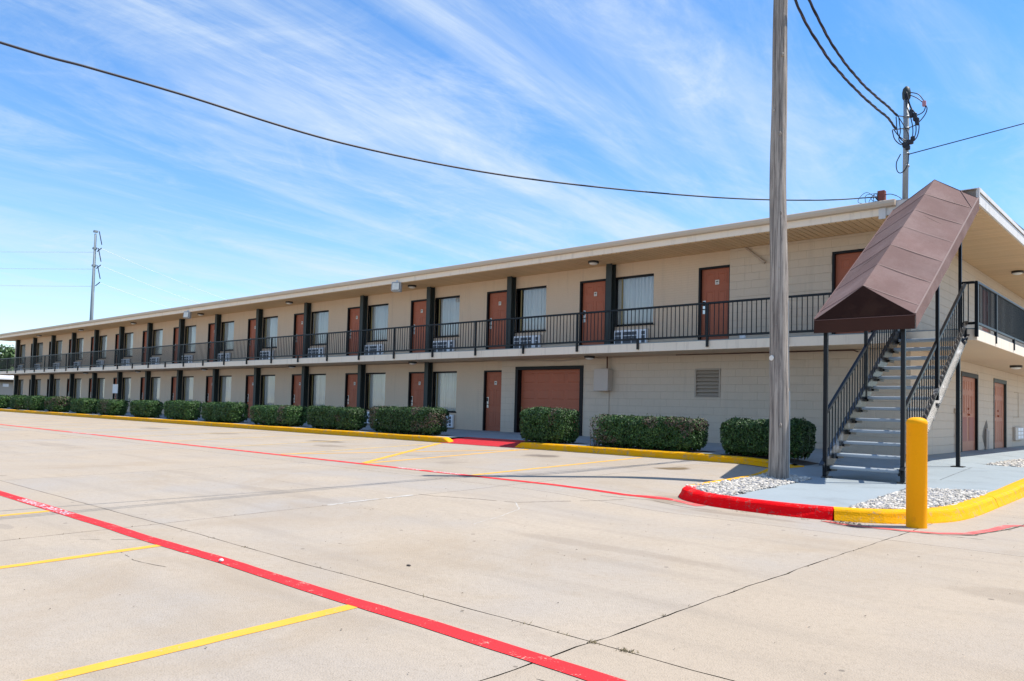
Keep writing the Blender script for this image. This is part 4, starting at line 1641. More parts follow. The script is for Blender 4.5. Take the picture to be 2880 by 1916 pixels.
w.cbox(4.05, 4.21, -0.19, -0.105, 2.86, 3.0, 0.01)
w.box(4.065, 4.195, -0.196, -0.19, 2.95, 2.96)
w.box(4.065, 4.195, -0.196, -0.19, 2.92, 2.93)
w.build('wall_vent', M['ac_white'], motel)

# ---- end wall: pairs of service doors, white meter box, hose pipe, soot mark
for di, (ya, yb) in enumerate(((4.42, 6.33), (8.38, 10.26))):
    half = (yb - ya - 2 * 0.09) / 2
    rows_ = ((0.08, 0.42), (0.46, 0.74), (0.80, 0.95)) if di else ((0.50, 0.76), (0.82, 0.95))
    me = door_mesh(half, 2.0, M['door_light'], 2, rows_)
    for k in range(2):
        d = inst('service_door', me, motel, (XE - 0.05, ya + 0.09 + k * half, 0.155), math.pi / 2)
        if di == 0:
            s = MB()
            s.box(0.12, half - 0.10, -0.004, 0.0, 0.26, 0.92)
            for q in range(17):
                z = 0.27 + q * 0.038
                s.add([(0.13, -0.016, z), (half - 0.11, -0.016, z), (half - 0.11, -0.004, z + 0.034), (0.13, -0.004, z + 0.034)], [(0, 1, 2, 3)])
            s.build('door_louver', M['door'], d)
        if k == (1 if di == 0 else 0):
            s = MB()
            xk = 0.07 if k else half - 0.07
            s.tube([(xk, 0.0, 0.98), (xk, -0.05, 0.98)], 0.03, 10)
            s.tube([(xk, 0.0, 1.14), (xk, -0.03, 1.14)], 0.028, 10)
            s.build('door_knob', M['door'], d)
    fr = MB()
    fr.box(XE - 0.10, XE + 0.018, ya, ya + 0.09, 0.14, 2.155)
    fr.box(XE - 0.10, XE + 0.018, yb - 0.09, yb, 0.14, 2.155)
    fr.box(XE - 0.10, XE + 0.022, ya, yb, 2.155, 2.27)
    fr.build('service_door_frame', M['column'] if di else M['black_frame'], motel)
d = inst('door', door_mesh(1.0, 2.0, M['door']), motel, (XE - 0.05, 6.95, ZF2 + 0.01), math.pi / 2)
w = MB()
w.cbox(XE, XE + 0.09, 11.3, 12.7, 0.36, 0.80, 0.015)
mb_o = w.build('meter_box', M['box_paint'], motel)
for i in range(2):
    for j in range(3):
        s = MB()
        s.box(XE + 0.09, XE + 0.096, 11.72 + i * 0.48, 12.1 + i * 0.48, 0.42 + j * 0.125, 0.52 + j * 0.125)
        s.build('white_panel', M['ac_white'], mb_o)
w = MB()
w.tube([(XE + 0.03, 3.7, 0.16), (XE + 0.03, 3.7, 1.25)], 0.012, 6)
w.tube([(XE + 0.03, 3.72, 1.25), (XE + 0.06, 3.85, 1.15), (XE + 0.08, 3.95, 0.9), (XE + 0.05, 3.9, 0.55)], 0.014, 6)
w.tube([(XE + 0.02, 3.7, 0.58), (XE + 0.10, 3.95, 0.55)], 0.014, 6)
w.cbox(XE, XE + 0.05, 3.66, 3.76, 1.16, 1.28, 0.008)
w.build('standpipe', M['conduit'], motel)
w = MB()
n_ = 18
pts = []
for i in range(n_):
    a = 6.283 * i / n_
    rr_ = 1 + 0.25 * R.uniform(-1, 1)
    pts.append((XE + 0.006, 7.35 + 0.38 * rr_ * math.cos(a), 0.52 + 0.40 * rr_ * math.sin(a)))
w.add(pts, [tuple(range(n_))])
w.build('soot_mark', M['soot'], motel)
w = MB()
w.tube([(XE + 0.03, 7.45, 0.16), (XE + 0.03, 7.45, 0.7)], 0.05, 10)
w.tube([(XE + 0.05, 7.2, 0.16), (XE + 0.05, 7.2, 0.62), (XE + 0.03, 7.3, 0.75)], 0.03, 8)
w.build('drain_stub', M['box_paint'], motel)
w = MB()
w.tube([(XE + 0.01, 11.6, 1.95), (XE + 0.01, 12.2, 1.95), (XE + 0.01, 12.2, 1.12), (XE + 0.01, 11.4, 1.12)], 0.012, 6)
w.build('conduit_loop', M['block_joint'], motel)

# ------------------------------------------------------------------ balcony railings
bal = MB()
bal.box(-0.0085, 0.0085, -0.0085, 0.0085, 2.905, 3.68)
bal_me = bal.mesh('baluster', M['black'])
post = MB()
post.cbox(-0.027, 0.027, -0.027, 0.027, 2.62, 3.70, 0.004)
post_me = post.mesh('post', M['black'])
stub = MB()
stub.cbox(-0.027, 0.027, -0.027, 0.027, 2.62, 2.90, 0.004)
stub_me = stub.mesh('bracket_post', M['black'])
YRL = YB - 0.032
rail = thing('balcony_railing', 'long black metal railing along the upper front walkway', 'railing', (0, YRL, ZF2))
w = MB()
w.cbox(XL - 1.3, 8.22, YRL - 0.03, YRL + 0.03, 3.672, 3.722, 0.008)
w.build('top_rail', M['black'], rail).location = (0, -YRL, -ZF2)
w = MB()
w.cbox(XL - 1.3, 8.22, YRL - 0.022, YRL + 0.022, 2.865, 2.915, 0.006)
w.build('bottom_rail', M['black'], rail).location = (0, -YRL, -ZF2)
x = 7.83
k = 0
px0 = 5.80
nposts = 0
while px0 - 2.012 * nposts > XL - 1.3:
    xx = px0 - 2.012 * nposts
    inst('post' if nposts % 2 else 'bracket_post', post_me if nposts % 2 else stub_me, rail, (xx, 0, -ZF2))
    nposts += 1
inst('post', post_me, rail, (8.19, 0, -ZF2))
bx = 8.07
n_b = 0
rest = MB()
while bx > XL - 1.25:
    if min(abs(((px0 - bx) / 2.012) % 2 - 1), 9) > 0.02:
        if n_b < 300:
            inst('baluster', bal_me, rail, (bx, 0, -ZF2))
        else:
            rest.box(bx - 0.0085, bx + 0.0085, YRL - 0.0085, YRL + 0.0085, 2.905, 3.68)
        n_b += 1
    bx -= 0.1205
o = rest.build('far_balusters', M['black'], rail)
o.location = (0, -YRL, -ZF2)
o['kind'] = 'stuff'
XRL = XB + 0.0
erail = thing('balcony_railing', 'black metal railing around the corner and along the end walkway by the stair', 'railing', (XRL, YRL, ZF2))
off = (-XRL, -YRL, -ZF2)
w = MB()
w.cbox(XRL - 0.03, XRL + 0.03, YRL - 0.03, 17.5, 3.672, 3.722, 0.008)
w.build('top_rail', M['black'], erail).location = off
w = MB()
w.cbox(9.32, XRL - 0.031, YRL - 0.03, YRL + 0.03, 3.672, 3.722, 0.008)
w.build('top_rail', M['black'], erail).location = off
w = MB()
w.cbox(XRL - 0.022, XRL + 0.022, YRL - 0.02, 17.5, 2.865, 2.915, 0.006)
w.build('bottom_rail', M['black'], erail).location = off
w = MB()
w.cbox(9.32, XRL - 0.023, YRL - 0.022, YRL + 0.022, 2.865, 2.915, 0.006)
w.build('bottom_rail', M['black'], erail).location = off
inst('post', post_me, erail, (0, 0.0, -ZF2), 0, (1.15, 1.15, 1))
inst('baluster', bal_me, erail, (-0.145, 0, -ZF2))
for k in range(9):
    inst('post' if k % 2 == 0 else 'bracket_post', post_me if k % 2 == 0 else stub_me, erail, (0, 1.75 + 1.95 * k * 0.5 * 2, -ZF2))
yy = 0.13
while yy < 18.5:
    inst('baluster', bal_me, erail, (0, yy, -ZF2))
    yy += 0.125

# ------------------------------------------------------------------ staircase
X0S, X1S = 8.22, 9.40
Y0S, Y1S = -5.42, -1.40
ZB = -0.04
NR = 14
RISE = (ZF2 - ZB) / NR
RUN = (Y1S - Y0S) / (NR - 1)
SL = RISE / RUN
stair = thing('staircase', 'open riser metal staircase with black rails and grey treads up to the balcony corner', 'staircase', (8.8, -5.4, ZB))
so = (-8.8, 5.4, -ZB)


def sp(mb, name, mt, parent=stair, smooth=False):
    o = mb.build(name, mt, parent, smooth)
    if parent is stair:
        o.location = so
    return o


for k in range(1, NR):
    y0 = Y0S + (k - 1) * RUN
    z = ZB + k * RISE
    t = MB()
    t.cbox(X0S + 0.045, X1S - 0.045, y0 - 0.03, y0 + 0.275, z - 0.055, z, 0.012)
    to = sp(t, 'tread', M['tread'])
    for xx, sg in ((X0S + 0.03, 1), (X1S - 0.07, -1)):
        b = MB()
        b.box(xx, xx + 0.04, y0 - 0.02, y0 + 0.26, z - 0.095, z - 0.056)
        b.build('bracket', M['black'], to)
for xs_, sgn in ((X0S, -1), (X1S, 1)):
    t = MB()
    a = Vector((xs_, Y0S - 0.12, ZB + 0.13 - 0.02))
    b_ = Vector((xs_, Y1S + 0.06, ZB + 0.13 - 0.02 + SL * (Y1S - Y0S + 0.18)))
    t.bar(a, b_, 0.012, 0.26)
    nrm = Vector((0, -SL, 1)).normalized()
    for d in (0.125, -0.125):
        t.bar(a + nrm * d + Vector((sgn * 0.035, 0, 0)), b_ + nrm * d + Vector((sgn * 0.035, 0, 0)), 0.075, 0.014)
    t.box(xs_ - 0.05, xs_ + 0.05, Y0S - 0.16, Y0S + 0.10, ZB - 0.005, ZB + 0.02)
    st = sp(t, 'stringer', M['worn_black'])
    # handrail
    h = MB()
    ra = Vector((xs_, Y0S - 0.06, 1.06))
    rb = Vector((xs_, Y1S + 0.03, 3.695))
    h.bar(ra, rb, 0.05, 0.05)
    sp(h, 'handrail', M['black'])
    n_ = 30
    for i in range(1, n_):
        u = i / n_
        p = ra.lerp(rb, u)
        zb_ = a.z + SL * (p.y - a.y) + 0.12
        b = MB()
        b.box(xs_ - 0.0085, xs_ + 0.0085, p.y - 0.0085, p.y + 0.0085, zb_, p.z - 0.01)
        sp(b, 'baluster', M['black'])
t = MB()
t.cbox(X1S - 0.13 - 0.035, X1S - 0.13 + 0.035, YB - 0.03, YB + 0.04, ztop(9.27, -1.35), ZS1 - 0.001, 0.005)
t.box(X1S - 0.24, X1S - 0.02, YB - 0.10, YB + 0.12, ztop(9.27, -1.35) - 0.01, ztop(9.27, -1.35) + 0.015)
sp(t, 'landing_post', M['black'])
t = MB()
t.box(X1S - 0.10, X1S + 0.03, YB - 0.08, YB - 0.004, 2.50, 2.80)
t.box(X0S - 0.03, X0S + 0.06, YB - 0.08, YB - 0.004, 2.50, 2.80)
sp(t, 'landing_plate', M['black'])

# ------------------------------------------------------------------ stair awning
AX0, AX1, AXM = 8.09, 9.645, 8.868
AY0, AY1 = -5.70, -1.46
AE, AR, AV = 2.605, 3.115, 2.372      # front eave, ridge, valance bottom
ASL = 0.645
aw = thing('stair_awning', 'sloping brown canvas gable awning over the staircase', 'awning', (AXM, AY0, ZB))
ao = (-AXM, -AY0, -ZB)


def ap(mb, name, mt, parent=aw):
    o = mb.build(name, mt, parent)
    if parent is aw:
        o.location = ao
    return o


def az(y, base):
    return base + ASL * (y - AY0)


SH = 0.235
NP = 6
PW = (AY1 - AY0) / NP
for side, ex in ((1, AX1), (-1, AX0)):
    for i in range(-1, NP):
        ya, yb = AY0 + i * PW, AY0 + (i + 1) * PW
        rid = [max(ya, AY0), yb] if i >= 0 else [AY0, AY0]
        eav = [AY0 if i < 0 else min(ya + SH, AY1), min(yb + SH, AY1)]
        nsub = 6
        top = []
        for j in range(nsub + 1):
            u = j / nsub
            sag = -0.022 * math.sin(math.pi * u) * (1 + 0.35 * math.sin(i * 2.1 + side))
            for t_ in (0, 1):
                yr = rid[t_]
                ye = eav[t_]
                y = yr + (ye - yr) * u
                x = AXM + (ex - AXM) * u
                z = az(y, AR + (AE - AR) * u) + sag * (0.6 if t_ else 0.6)
                top.append((x, y, z))
        if abs(eav[1] - eav[0]) < 1e-4 and abs(rid[1] - rid[0]) < 1e-4:
            continue
        nrm = Vector((side * (AR - AE), 0, abs(ex - AXM))).normalized() * -0.007
        mb = MB()
        nn = len(top)
        fs = [(2 * j, 2 * j + 1, 2 * j + 3, 2 * j + 2) for j in range(nsub)]
        bot = [(p[0] + nrm.x, p[1] + nrm.y, p[2] + nrm.z) for p in top]
        fs2 = [tuple(v + nn for v in reversed(f)) for f in fs]
        edge = [0] + [2 * j for j in range(1, nsub + 1)] + [2 * nsub + 1] + [2 * j + 1 for j in range(nsub - 1, -1, -1)]
        es = [(edge[q], edge[(q + 1) % len(edge)], edge[(q + 1) % len(edge)] + nn, edge[q] + nn) for q in range(len(edge))]
        mb.add(top + bot, fs + fs2 + es)
        ap(mb, 'canvas_panel', M['awning'])
        if i >= 0:
            s = MB()
            a = Vector((AXM, rid[0], az(rid[0], AR) + 0.002))
            b_ = Vector((ex, eav[0], az(eav[0], AE) + 0.002))
            s.bar(a, b_, 0.011, 0.004, up=(0, -ASL, 1))
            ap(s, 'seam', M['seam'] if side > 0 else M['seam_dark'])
    # side valance
    v = MB()
    nseg = 24
    vs_ = []
    for i in range(nseg + 1):
        y = AY0 + (AY1 - AY0) * i / nseg
        wv = 0.006 * math.sin(i * 1.9)
        vs_ += [(ex, y, az(y, AE)), (ex + side * 0.008, y, az(y, AE)), (ex + side * (0.004 + wv), y, az(y, AV)), (ex + side * (0.012 + wv), y, az(y, AV))]
    fs = []
    for i in range(nseg):
        b0, b1 = 4 * i, 4 * (i + 1)
        fs += [(b0, b1, b1 + 2, b0 + 2), (b0 + 1, b0 + 3, b1 + 3, b1 + 1), (b0 + 2, b1 + 2, b1 + 3, b0 + 3), (b0, b0 + 1, b1 + 1, b1)]
    v.add(vs_, fs)
    ap(v, 'side_valance', M['awning'])
    s = MB()
    s.bar((ex, AY0, AE + 0.006), (ex, AY1, az(AY1, AE) + 0.006), 0.02, 0.014)
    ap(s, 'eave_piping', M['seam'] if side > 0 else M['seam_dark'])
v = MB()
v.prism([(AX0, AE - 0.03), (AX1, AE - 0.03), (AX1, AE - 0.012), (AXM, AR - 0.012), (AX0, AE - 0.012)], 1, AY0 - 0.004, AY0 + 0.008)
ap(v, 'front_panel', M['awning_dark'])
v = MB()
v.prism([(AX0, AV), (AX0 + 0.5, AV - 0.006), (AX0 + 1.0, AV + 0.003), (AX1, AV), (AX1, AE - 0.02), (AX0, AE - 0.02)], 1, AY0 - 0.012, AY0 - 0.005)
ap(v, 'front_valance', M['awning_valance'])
v = MB()
v.bar((AX0 - 0.004, AY0 - 0.014, AE - 0.018), (AX1 + 0.004, AY0 - 0.014, AE - 0.018), 0.006, 0.008)
ap(v, 'valance_seam', M['seam_dark'])
v = MB()
v.prism([(AX0, AE), (AX1, AE), (AXM, AR)], 1, 0, 0.012)
v.v = [(p[0], p[1] + AY1 - 0.012, p[2] + ASL * (AY1 - AY0)) for p in v.v]
ap(v, 'back_panel', M['awning'])
v = MB()
v.bar((AX1 - 0.30, AY1 - 0.01, az(AY1, AE) + 0.203), (AX1 - 0.02, AY1 - 0.46, az(AY1 - 0.46, AE) + 0.02), 0.012, 0.008)
ap(v, 'seam', M['seam_dark'])
# frame bows and posts
for y in (AY0 + 0.03, AY0 + 1.4, AY0 + 2.8, AY1 - 0.05):
    f = MB()
    f.bar((AX0 + 0.02, y, az(y, AE) - 0.03), (AXM, y, az(y, AR) - 0.03), 0.025, 0.025)
    f.bar((AX1 - 0.02, y, az(y, AE) - 0.03), (AXM, y, az(y, AR) - 0.03), 0.025, 0.025)
    f.bar((AX0 + 0.02, y, az(y, AE) - 0.03), (AX1 - 0.02, y, az(y, AE) - 0.03), 0.025, 0.025)
    ap(f, 'frame_bow', M['black'])
for xx in (X0S - 0.01, X1S + 0.02):
    f = MB()
    f.cbox(xx - 0.032, xx + 0.032, -5.53, -5.466, ztop(xx, -5.5) - 0.01, az(-5.5, AE) - 0.03, 0.004)
    ap(f, 'support_post', M['black'])
    f = MB()
    zz = ZB + 0.2 + SL * (-3.50 - Y0S)
    f.cbox(xx - 0.028, xx + 0.028, -3.53, -3.474, zz - 0.1, az(-3.5, AE) - 0.03, 0.004)
    ap(f, 'support_post', M['black'])
    f = MB()
    x2 = xx if xx < 9 else 9.318
    f.cbox(x2 - 0.028, x2 + 0.028, YB - 0.085, YB - 0.029 - 0.004, ZF2 - 0.15, az(YB - 0.06 - 0.1, AE) - 0.03, 0.004)
    ap(f, 'support_post', M['black'])

# ------------------------------------------------------------------ bollard
bo = MB()
BX, BY, BZ = 10.695, -9.565, zlot(10.7, -9.6)
prof = [(0.103, -0.02), (0.103, 1.10), (0.106, 1.104), (0.106, 1.118)] + [(0.106 * math.cos(a) ** 0.8, 1.118 + 0.062 * math.sin(a)) for a in [rad(d) for d in range(10, 90, 10)]] + [(0.003, 1.18)]
n_ = 40
vs_ = []
for r_, z in prof:
    for k in range(n_):
        a = 2 * math.pi * k / n_
        vs_.append((r_ * math.cos(a), r_ * math.sin(a), z))
bo.add(vs_, [(i * n_ + k, i * n_ + (k + 1) % n_, (i + 1) * n_ + (k + 1) % n_, (i + 1) * n_ + k) for i in range(len(prof) - 1) for k in range(n_)] + [tuple((len(prof) - 1) * n_ + k for k in range(n_))])
bo_o = bo.build('bollard', M['bollard'], None, True, (BX, BY, BZ))
bo_o.data.polygons.foreach_set('use_smooth', [True] * len(bo_o.data.polygons))
tag(bo_o, 'round topped yellow steel bollard against the island kerb', 'bollard')

# ------------------------------------------------------------------ wooden utility pole
UP = Vector((7.885, -6.62, 0))
pole = thing('utility_pole', 'weathered grey wooden utility pole standing in the river stones', 'utility pole', (UP.x, UP.y, ztop(UP.x, UP.y) - 0.05))
mb = MB()
rings = 60
n_ = 28
vs_ = []
HP = 9.4
for i in range(rings + 1):
    t_ = i / rings
    z = t_ * HP
    r_ = 0.156 - 0.052 * t_
    if t_ < 0.03:
        r_ += 0.012 * (1 - t_ / 0.03)
    ox = 0.014 * math.sin(z * 0.9) + 0.006 * math.sin(z * 2.3) - 0.007 * z
    oy = 0.012 * math.cos(z * 0.8)
    for k in range(n_):
        a = 2 * math.pi * k / n_
        kn = 1 + 0.035 * noise.noise(Vector((math.cos(a) * 1.5, math.sin(a) * 1.5, z * 0.7))) + 0.02 * noise.noise(Vector((math.cos(a) * 5, math.sin(a) * 5, z * 1.2)))
        vs_.append((ox + r_ * kn * math.cos(a), oy + r_ * kn * math.sin(a), z))
mb.add(vs_, [(i * n_ + k, i * n_ + (k + 1) % n_, (i + 1) * n_ + (k + 1) % n_, (i + 1) * n_ + k) for i in range(rings) for k in range(n_)] + [tuple(rings * n_ + k for k in range(n_))])
mb.build('shaft', M['pole_wood'], pole, True)
kn_ = MB()
for (a, z, s_) in ((-1.0, 5.6, .03), (-0.9, 4.3, .028), (-1.15, 3.4, .03), (-0.75, 6.9, .03), (-0.7, 8.2, .03), (-1.8, 6.0, .022), (-1.0, 0.9, .03), (-1.5, 2.5, .02)):
    r_ = 0.156 - 0.052 * z / HP
    c = Vector((r_ * math.cos(a) * 0.99 + 0.014 * math.sin(z * 0.9) - 0.007 * z, r_ * math.sin(a) * 0.99, z))
    bm_ = bmesh.new()
    bmesh.ops.create_icosphere(bm_, subdivisions=2, radius=1)
    for v in bm_.verts:
        v.co = c + Vector((v.co.x * s_ * .7, v.co.y * s_ * .7, v.co.z * s_ * 1.3)) * (1 + .3 * noise.noise(v.co * 3 + c))
    kn_.bm(bm_)
kn_.build('knots', M['pole_wood'], pole, True)
s = MB()
s.tube([(0.155, 0.045, 0.05), (0.155, 0.045, 0.95), (0.150, 0.045, 1.45)], 0.014, 6)
s.tube([(0.146, 0.04, 1.5), (0.125, 0.03, 2.9)], 0.008, 6)
s.build('ground_wire_guard', M['galv'], pole)
s = MB()
bm_ = bmesh.new()
bmesh.ops.create_cone(bm_, segments=16, radius1=0.045, radius2=0.04, depth=0.01, cap_ends=True)
for v in bm_.verts:
    q = Matrix.Rotation(rad(90), 3, 'X') @ v.co
    q = Matrix.Rotation(rad(-28), 3, 'Z') @ Vector((q.x * 1.2, q.y, q.z))
    v.co = q + Vector((-0.072, -0.138, 1.97))
s.bm(bm_)
s.build('tag_disc', M['plate'], pole)
s = MB()
s.cbox(-0.03, 0.2, -0.05, 0.05, 8.28, 8.36, 0.01)
s.cbox(-0.03, 0.2, -0.05, 0.05, 8.56, 8.64, 0.01)
s.build('clevis', M['galv'], pole)


# ------------------------------------------------------------------ service mast and cables
def cat_rom(pts, n=8):
    pts = [Vector(p) for p in pts]
    out = []
    P = [pts[0] * 2 - pts[1]] + pts + [pts[-1] * 2 - pts[-2]]
    for i in range(1, len(P) - 2):
        p0, p1, p2, p3 = P[i - 1], P[i], P[i + 1], P[i + 2]
        for k in range(n):
            t_ = k / n
            out.append(0.5 * ((2 * p1) + (p2 - p0) * t_ + (2 * p0 - 5 * p1 + 4 * p2 - p3) * t_ ** 2 + (-p0 + 3 * p1 - 3 * p2 + p3) * t_ ** 3))
    out.append(pts[-1])
    return out


MX, MY = 8.21, -1.02
mast = thing('service_mast', 'grey galvanised service mast with a tangle of black cables above the roof corner', 'mast', (MX, MY, 5.5))
mo = (-MX, -MY, -5.5)


def mp_(mb, name, mt, parent=mast, smooth=True):
    o = mb.build(name, mt, parent, smooth)
    if parent is mast:
        o.location = mo
    return o


t = MB()
t.tube([(MX - 0.02, MY, 5.4), (MX - 0.005, MY, 7.0), (MX, MY, 7.95)], 0.058, 16)
mp_(t, 'pipe', M['galv'])
t = MB()
t.tube([(MX, MY, 7.80), (MX, MY, 7.84), (MX, MY, 7.95), (MX, MY, 8.04), (MX, MY, 8.09)], [0.062, 0.082, 0.088, 0.07, 0.025], 16)
mp_(t, 'weatherhead', M['column'])
t = MB()
for z in (7.42, 7.17, 6.62, 6.36):
    t.tube([(MX, MY, z - 0.02), (MX, MY, z + 0.02)], 0.066, 14)
t.tube([(MX - 0.02, MY - 0.05, 7.42), (MX - 0.16, MY - 0.20, 7.44)], 0.012, 6)
t.tube([(MX - 0.02, MY - 0.05, 7.17), (MX - 0.22, MY - 0.20, 7.14)], 0.012, 6)
mp_(t, 'pipe_clamp', M['galv'])
loops = [
    [(8.21, -1.1, 7.93), (8.27, -1.12, 7.7), (8.36, -1.1, 7.45), (8.42, -1.1, 7.15), (8.40, -1.1, 6.95), (8.30, -1.1, 6.84)],
    [(8.23, -1.1, 7.95), (8.32, -1.12, 7.6), (8.42, -1.1, 7.4), (8.48, -1.1, 7.15), (8.44, -1.1, 6.92), (8.33, -1.1, 6.82)],
    [(8.2, -1.1, 7.9), (8.24, -1.12, 7.65), (8.32, -1.1, 7.35), (8.36, -1.1, 7.1), (8.34, -1.1, 6.9), (8.26, -1.1, 6.80)],
    [(8.25, -1.05, 7.95), (8.45, -1.05, 7.85), (8.56, -1.05, 7.68)],
    [(8.25, -1.05, 7.9), (8.42, -1.05, 7.78), (8.54, -1.05, 7.65)],
    [(8.57, -1.05, 7.62), (8.62, -1.05, 7.5), (8.56, -1.05, 7.35), (8.40, -1.06, 7.2), (8.2, -1.08, 7.15)],
    [(8.60, -1.05, 7.58), (8.55, -1.05, 7.45), (8.42, -1.06, 7.4), (8.34, -1.08, 7.42)],
    [(8.05, -1.18, 7.42), (8.07, -1.16, 7.1), (8.14, -1.14, 6.92), (8.26, -1.12, 6.82)],
    [(8.10, -1.18, 7.42), (8.13, -1.16, 7.1), (8.10, -1.15, 6.92), (8.2, -1.12, 6.78)],
    [(7.98, -1.2, 7.14), (8.02, -1.18, 6.95), (8.12, -1.15, 6.82), (8.24, -1.12, 6.78)],
    [(8.02, -1.2, 7.13), (8.10, -1.18, 7.0), (8.2, -1.15, 6.9), (8.30, -1.12, 6.86)],
    [(8.1, -1.18, 7.40), (8.2, -1.15, 7.2), (8.28, -1.12, 7.0), (8.28, -1.12, 6.86)],
    [(8.28, -1.1, 6.62), (8.27, -1.1, 6.42), (8.22, -1.1, 6.28), (8.12, -1.1, 6.21), (8.05, -1.1, 6.28), (8.04, -1.1, 6.45), (8.12, -1.1, 6.62)],
]
for lp in loops:
    t = MB()
    t.tube(cat_rom(lp, 6), 0.0105, 6)
    mp_(t, 'cable_loop', M['cable'])
for (x, z, a, b) in ((8.33, 7.45, 0.035, 0.09), (8.40, 7.36, 0.035, 0.09), (8.45, 7.25, 0.03, 0.08), (8.22, 6.80, 0.06, 0.06), (8.31, 6.84, 0.06, 0.05), (8.26, 6.73, 0.045, 0.05), (8.36, 6.90, 0.04, 0.05)):
    t = MB()
    t.cbox(x - a, x + a, -1.14, -1.06, z - b, z + b, 0.015)
    mp_(t, 'cable_connector', M['cable'], smooth=False)
t = MB()
t.cbox(8.53, 8.60, -1.08, -1.02, 7.56, 7.68, 0.01)
mp_(t, 'pink_tag', M['pink_tag'], smooth=False)


def twisted(name, pts, label, r_=0.016, off=0.011, pitch=0.9):
    path = cat_rom(pts, 14)
    root = thing(name, label, 'cable', tuple(pts[0]))
    L_ = 0
    dense = [path[0]]
    for a, b in zip(path[:-1], path[1:]):
        n = max(1, int((b - a).length / 0.05))
        for i in range(1, n + 1):
            dense.append(a.lerp(b, i / n))
    for q in range(3):
        out = []
        L_ = 0
        for i, p in enumerate(dense):
            if i:
                L_ += (p - dense[i - 1]).length
            d = (dense[min(i + 1, len(dense) - 1)] - dense[max(i - 1, 0)]).normalized()
            sx = d.cross(Vector((0, 0, 1))).normalized()
            up = sx.cross(d)
            a = 2 * math.pi * (L_ / pitch + q / 3)
            out.append(p + (sx * math.cos(a) + up * math.sin(a)) * off)
        t = MB()
        t.tube(out, r_ if q else r_ * 0.75, 6)
        o = t.build('strand', M['cable'] if q else M['cable_bare'], root, True)
        o.location = -Vector(pts[0])
    return root


twisted('power_cable', [(8.05, -1.2, 7.15), (8.10, -1.9, 7.22 - 0.05), (8.10, -2.9, 7.14), (8.10, -3.947, 7.149), (8.10, -5.0, 7.22), (8.10, -5.691, 7.349), (8.08, -6.2, 7.53), (8.06, -6.56, 7.75), (8.03, -6.66, 8.02), (7.98, -6.66, 8.32)],
        'lower thick black twisted power cable from the wooden pole to the roof mast')
twisted('power_cable', [(8.08, -1.2, 7.43), (8.10, -1.84, 7.41), (8.10, -3.157, 7.373), (8.10, -4.1, 7.42), (8.10, -4.865, 7.526), (8.10, -5.5, 7.70), (8.09, -6.05, 7.945), (8.05, -6.4, 8.2), (7.98, -6.60, 8.6)],
        'upper thick black twisted power cable from the wooden pole to the roof mast')
for z0, dx, lab in ((8.32, 0.0, 'lower'), (8.60, 0.12, 'upper')):
    pts = []
    for i in range(15):
        u = i / 14
        pts.append((7.85 + dx * u - 0.5 * u, -6.74 - 38 * u, z0 + 0.4 * u - 4 * 0.8 * u * (1 - u)))
    twisted('span_cable', pts, '%s twisted cable leaving the wooden pole over the parking lot' % lab, 0.007, 0.007)
t = MB()
mainp = [(7.72, -1.2, 5.74), (7.27, -3.46, 5.25), (6.69, -6.72, 4.69), (6.06, -10.64, 4.18), (5.68, -13.38, 3.99), (5.47, -15.38, 4.03), (5.38, -16.18, 4.04), (5.30, -16.87, 4.045), (5.05, -19.5, 4.15), (4.6, -25, 4.75), (3.9, -34, 6.4)]
t.tube(cat_rom(mainp, 14), 0.0125, 8)
o = t.build('telephone_cable', M['cable'], None, True)
tag(o, 'single black cable sagging across the sky to the roof edge', 'cable')
t = MB()
t.tube([(8.275, -1.05, 6.60), (10.18, 0.0, 7.13), (12.2, 1.1, 7.72), (16.0, 3.2, 8.9), (24, 7.6, 11.2)], 0.011, 8)
o = t.build('guy_wire', M['cable_blue'], None, True)
tag(o, 'thin dark blue wire running from the mast up to the right', 'wire')
rb = thing('junction_box', 'small rusty red box with loose wires on the roof edge', 'box', (7.775, -1.2, 5.56))
t = MB()
t.cbox(-0.075, 0.075, -0.06, 0.06, 0.06, 0.30, 0.01)
t.box(-0.055, 0.055, -0.05, 0.05, -0.02, 0.06)
t.build('box_body', M['red_box'], rb)
for k in range(7):
    t = MB()
    a = R.uniform(-0.3, -0.05)
    t.tube(cat_rom([(-0.06, -0.07, R.uniform(0.08, 0.26)), (a, -0.08, R.uniform(0.1, 0.32)), (a * 1.3 + R.uniform(-.1, .1), -0.06, R.uniform(0.0, 0.2)), (R.uniform(-.3, .35), -0.04, 0.0)], 5), 0.006, 5)
    t.build('loose_wire', M['cable'], rb, True)
t = MB()
t.tube(cat_rom([(0.07, -0.03, 0.2), (0.2, -0.02, 0.19), (0.36, 0.0, 0.1), (0.42, 0.1, -0.01)], 6), 0.008, 6)
t.build('loose_wire', M['cable'], rb, True)

# ------------------------------------------------------------------ air conditioners
AW, AH = 1.085, 0.44
ac = MB()
ac.cur = 0
ac.cbox(0, AW, -0.13, 0.0, 0, AH, 0.012)
ac_me = ac.mesh('casing', M['ac_white'])
cells = [(0.035, 0.25, 0.045, 0.13), (0.035, 0.25, 0.15, 0.265), (0.035, 0.25, 0.285, 0.385),
         (0.30, 0.585, 0.045, 0.13), (0.30, 0.585, 0.15, 0.265), (0.30, 0.585, 0.285, 0.385),
         (0.605, 0.77, 0.045, 0.13), (0.605, 0.77, 0.15, 0.265), (0.605, 0.77, 0.285, 0.385),
         (0.93, 1.045, 0.045, 0.13), (0.93, 1.045, 0.15, 0.265), (0.93, 1.045, 0.285, 0.385)]
cell_me = []
for (a, b, c, d) in cells:
    gr = MB()
    gr.box(a, b, -0.1325, -0.1295, c, d)
    cell_me.append(gr.mesh('grille_panel', M['ac_dark']))
slv = MB()
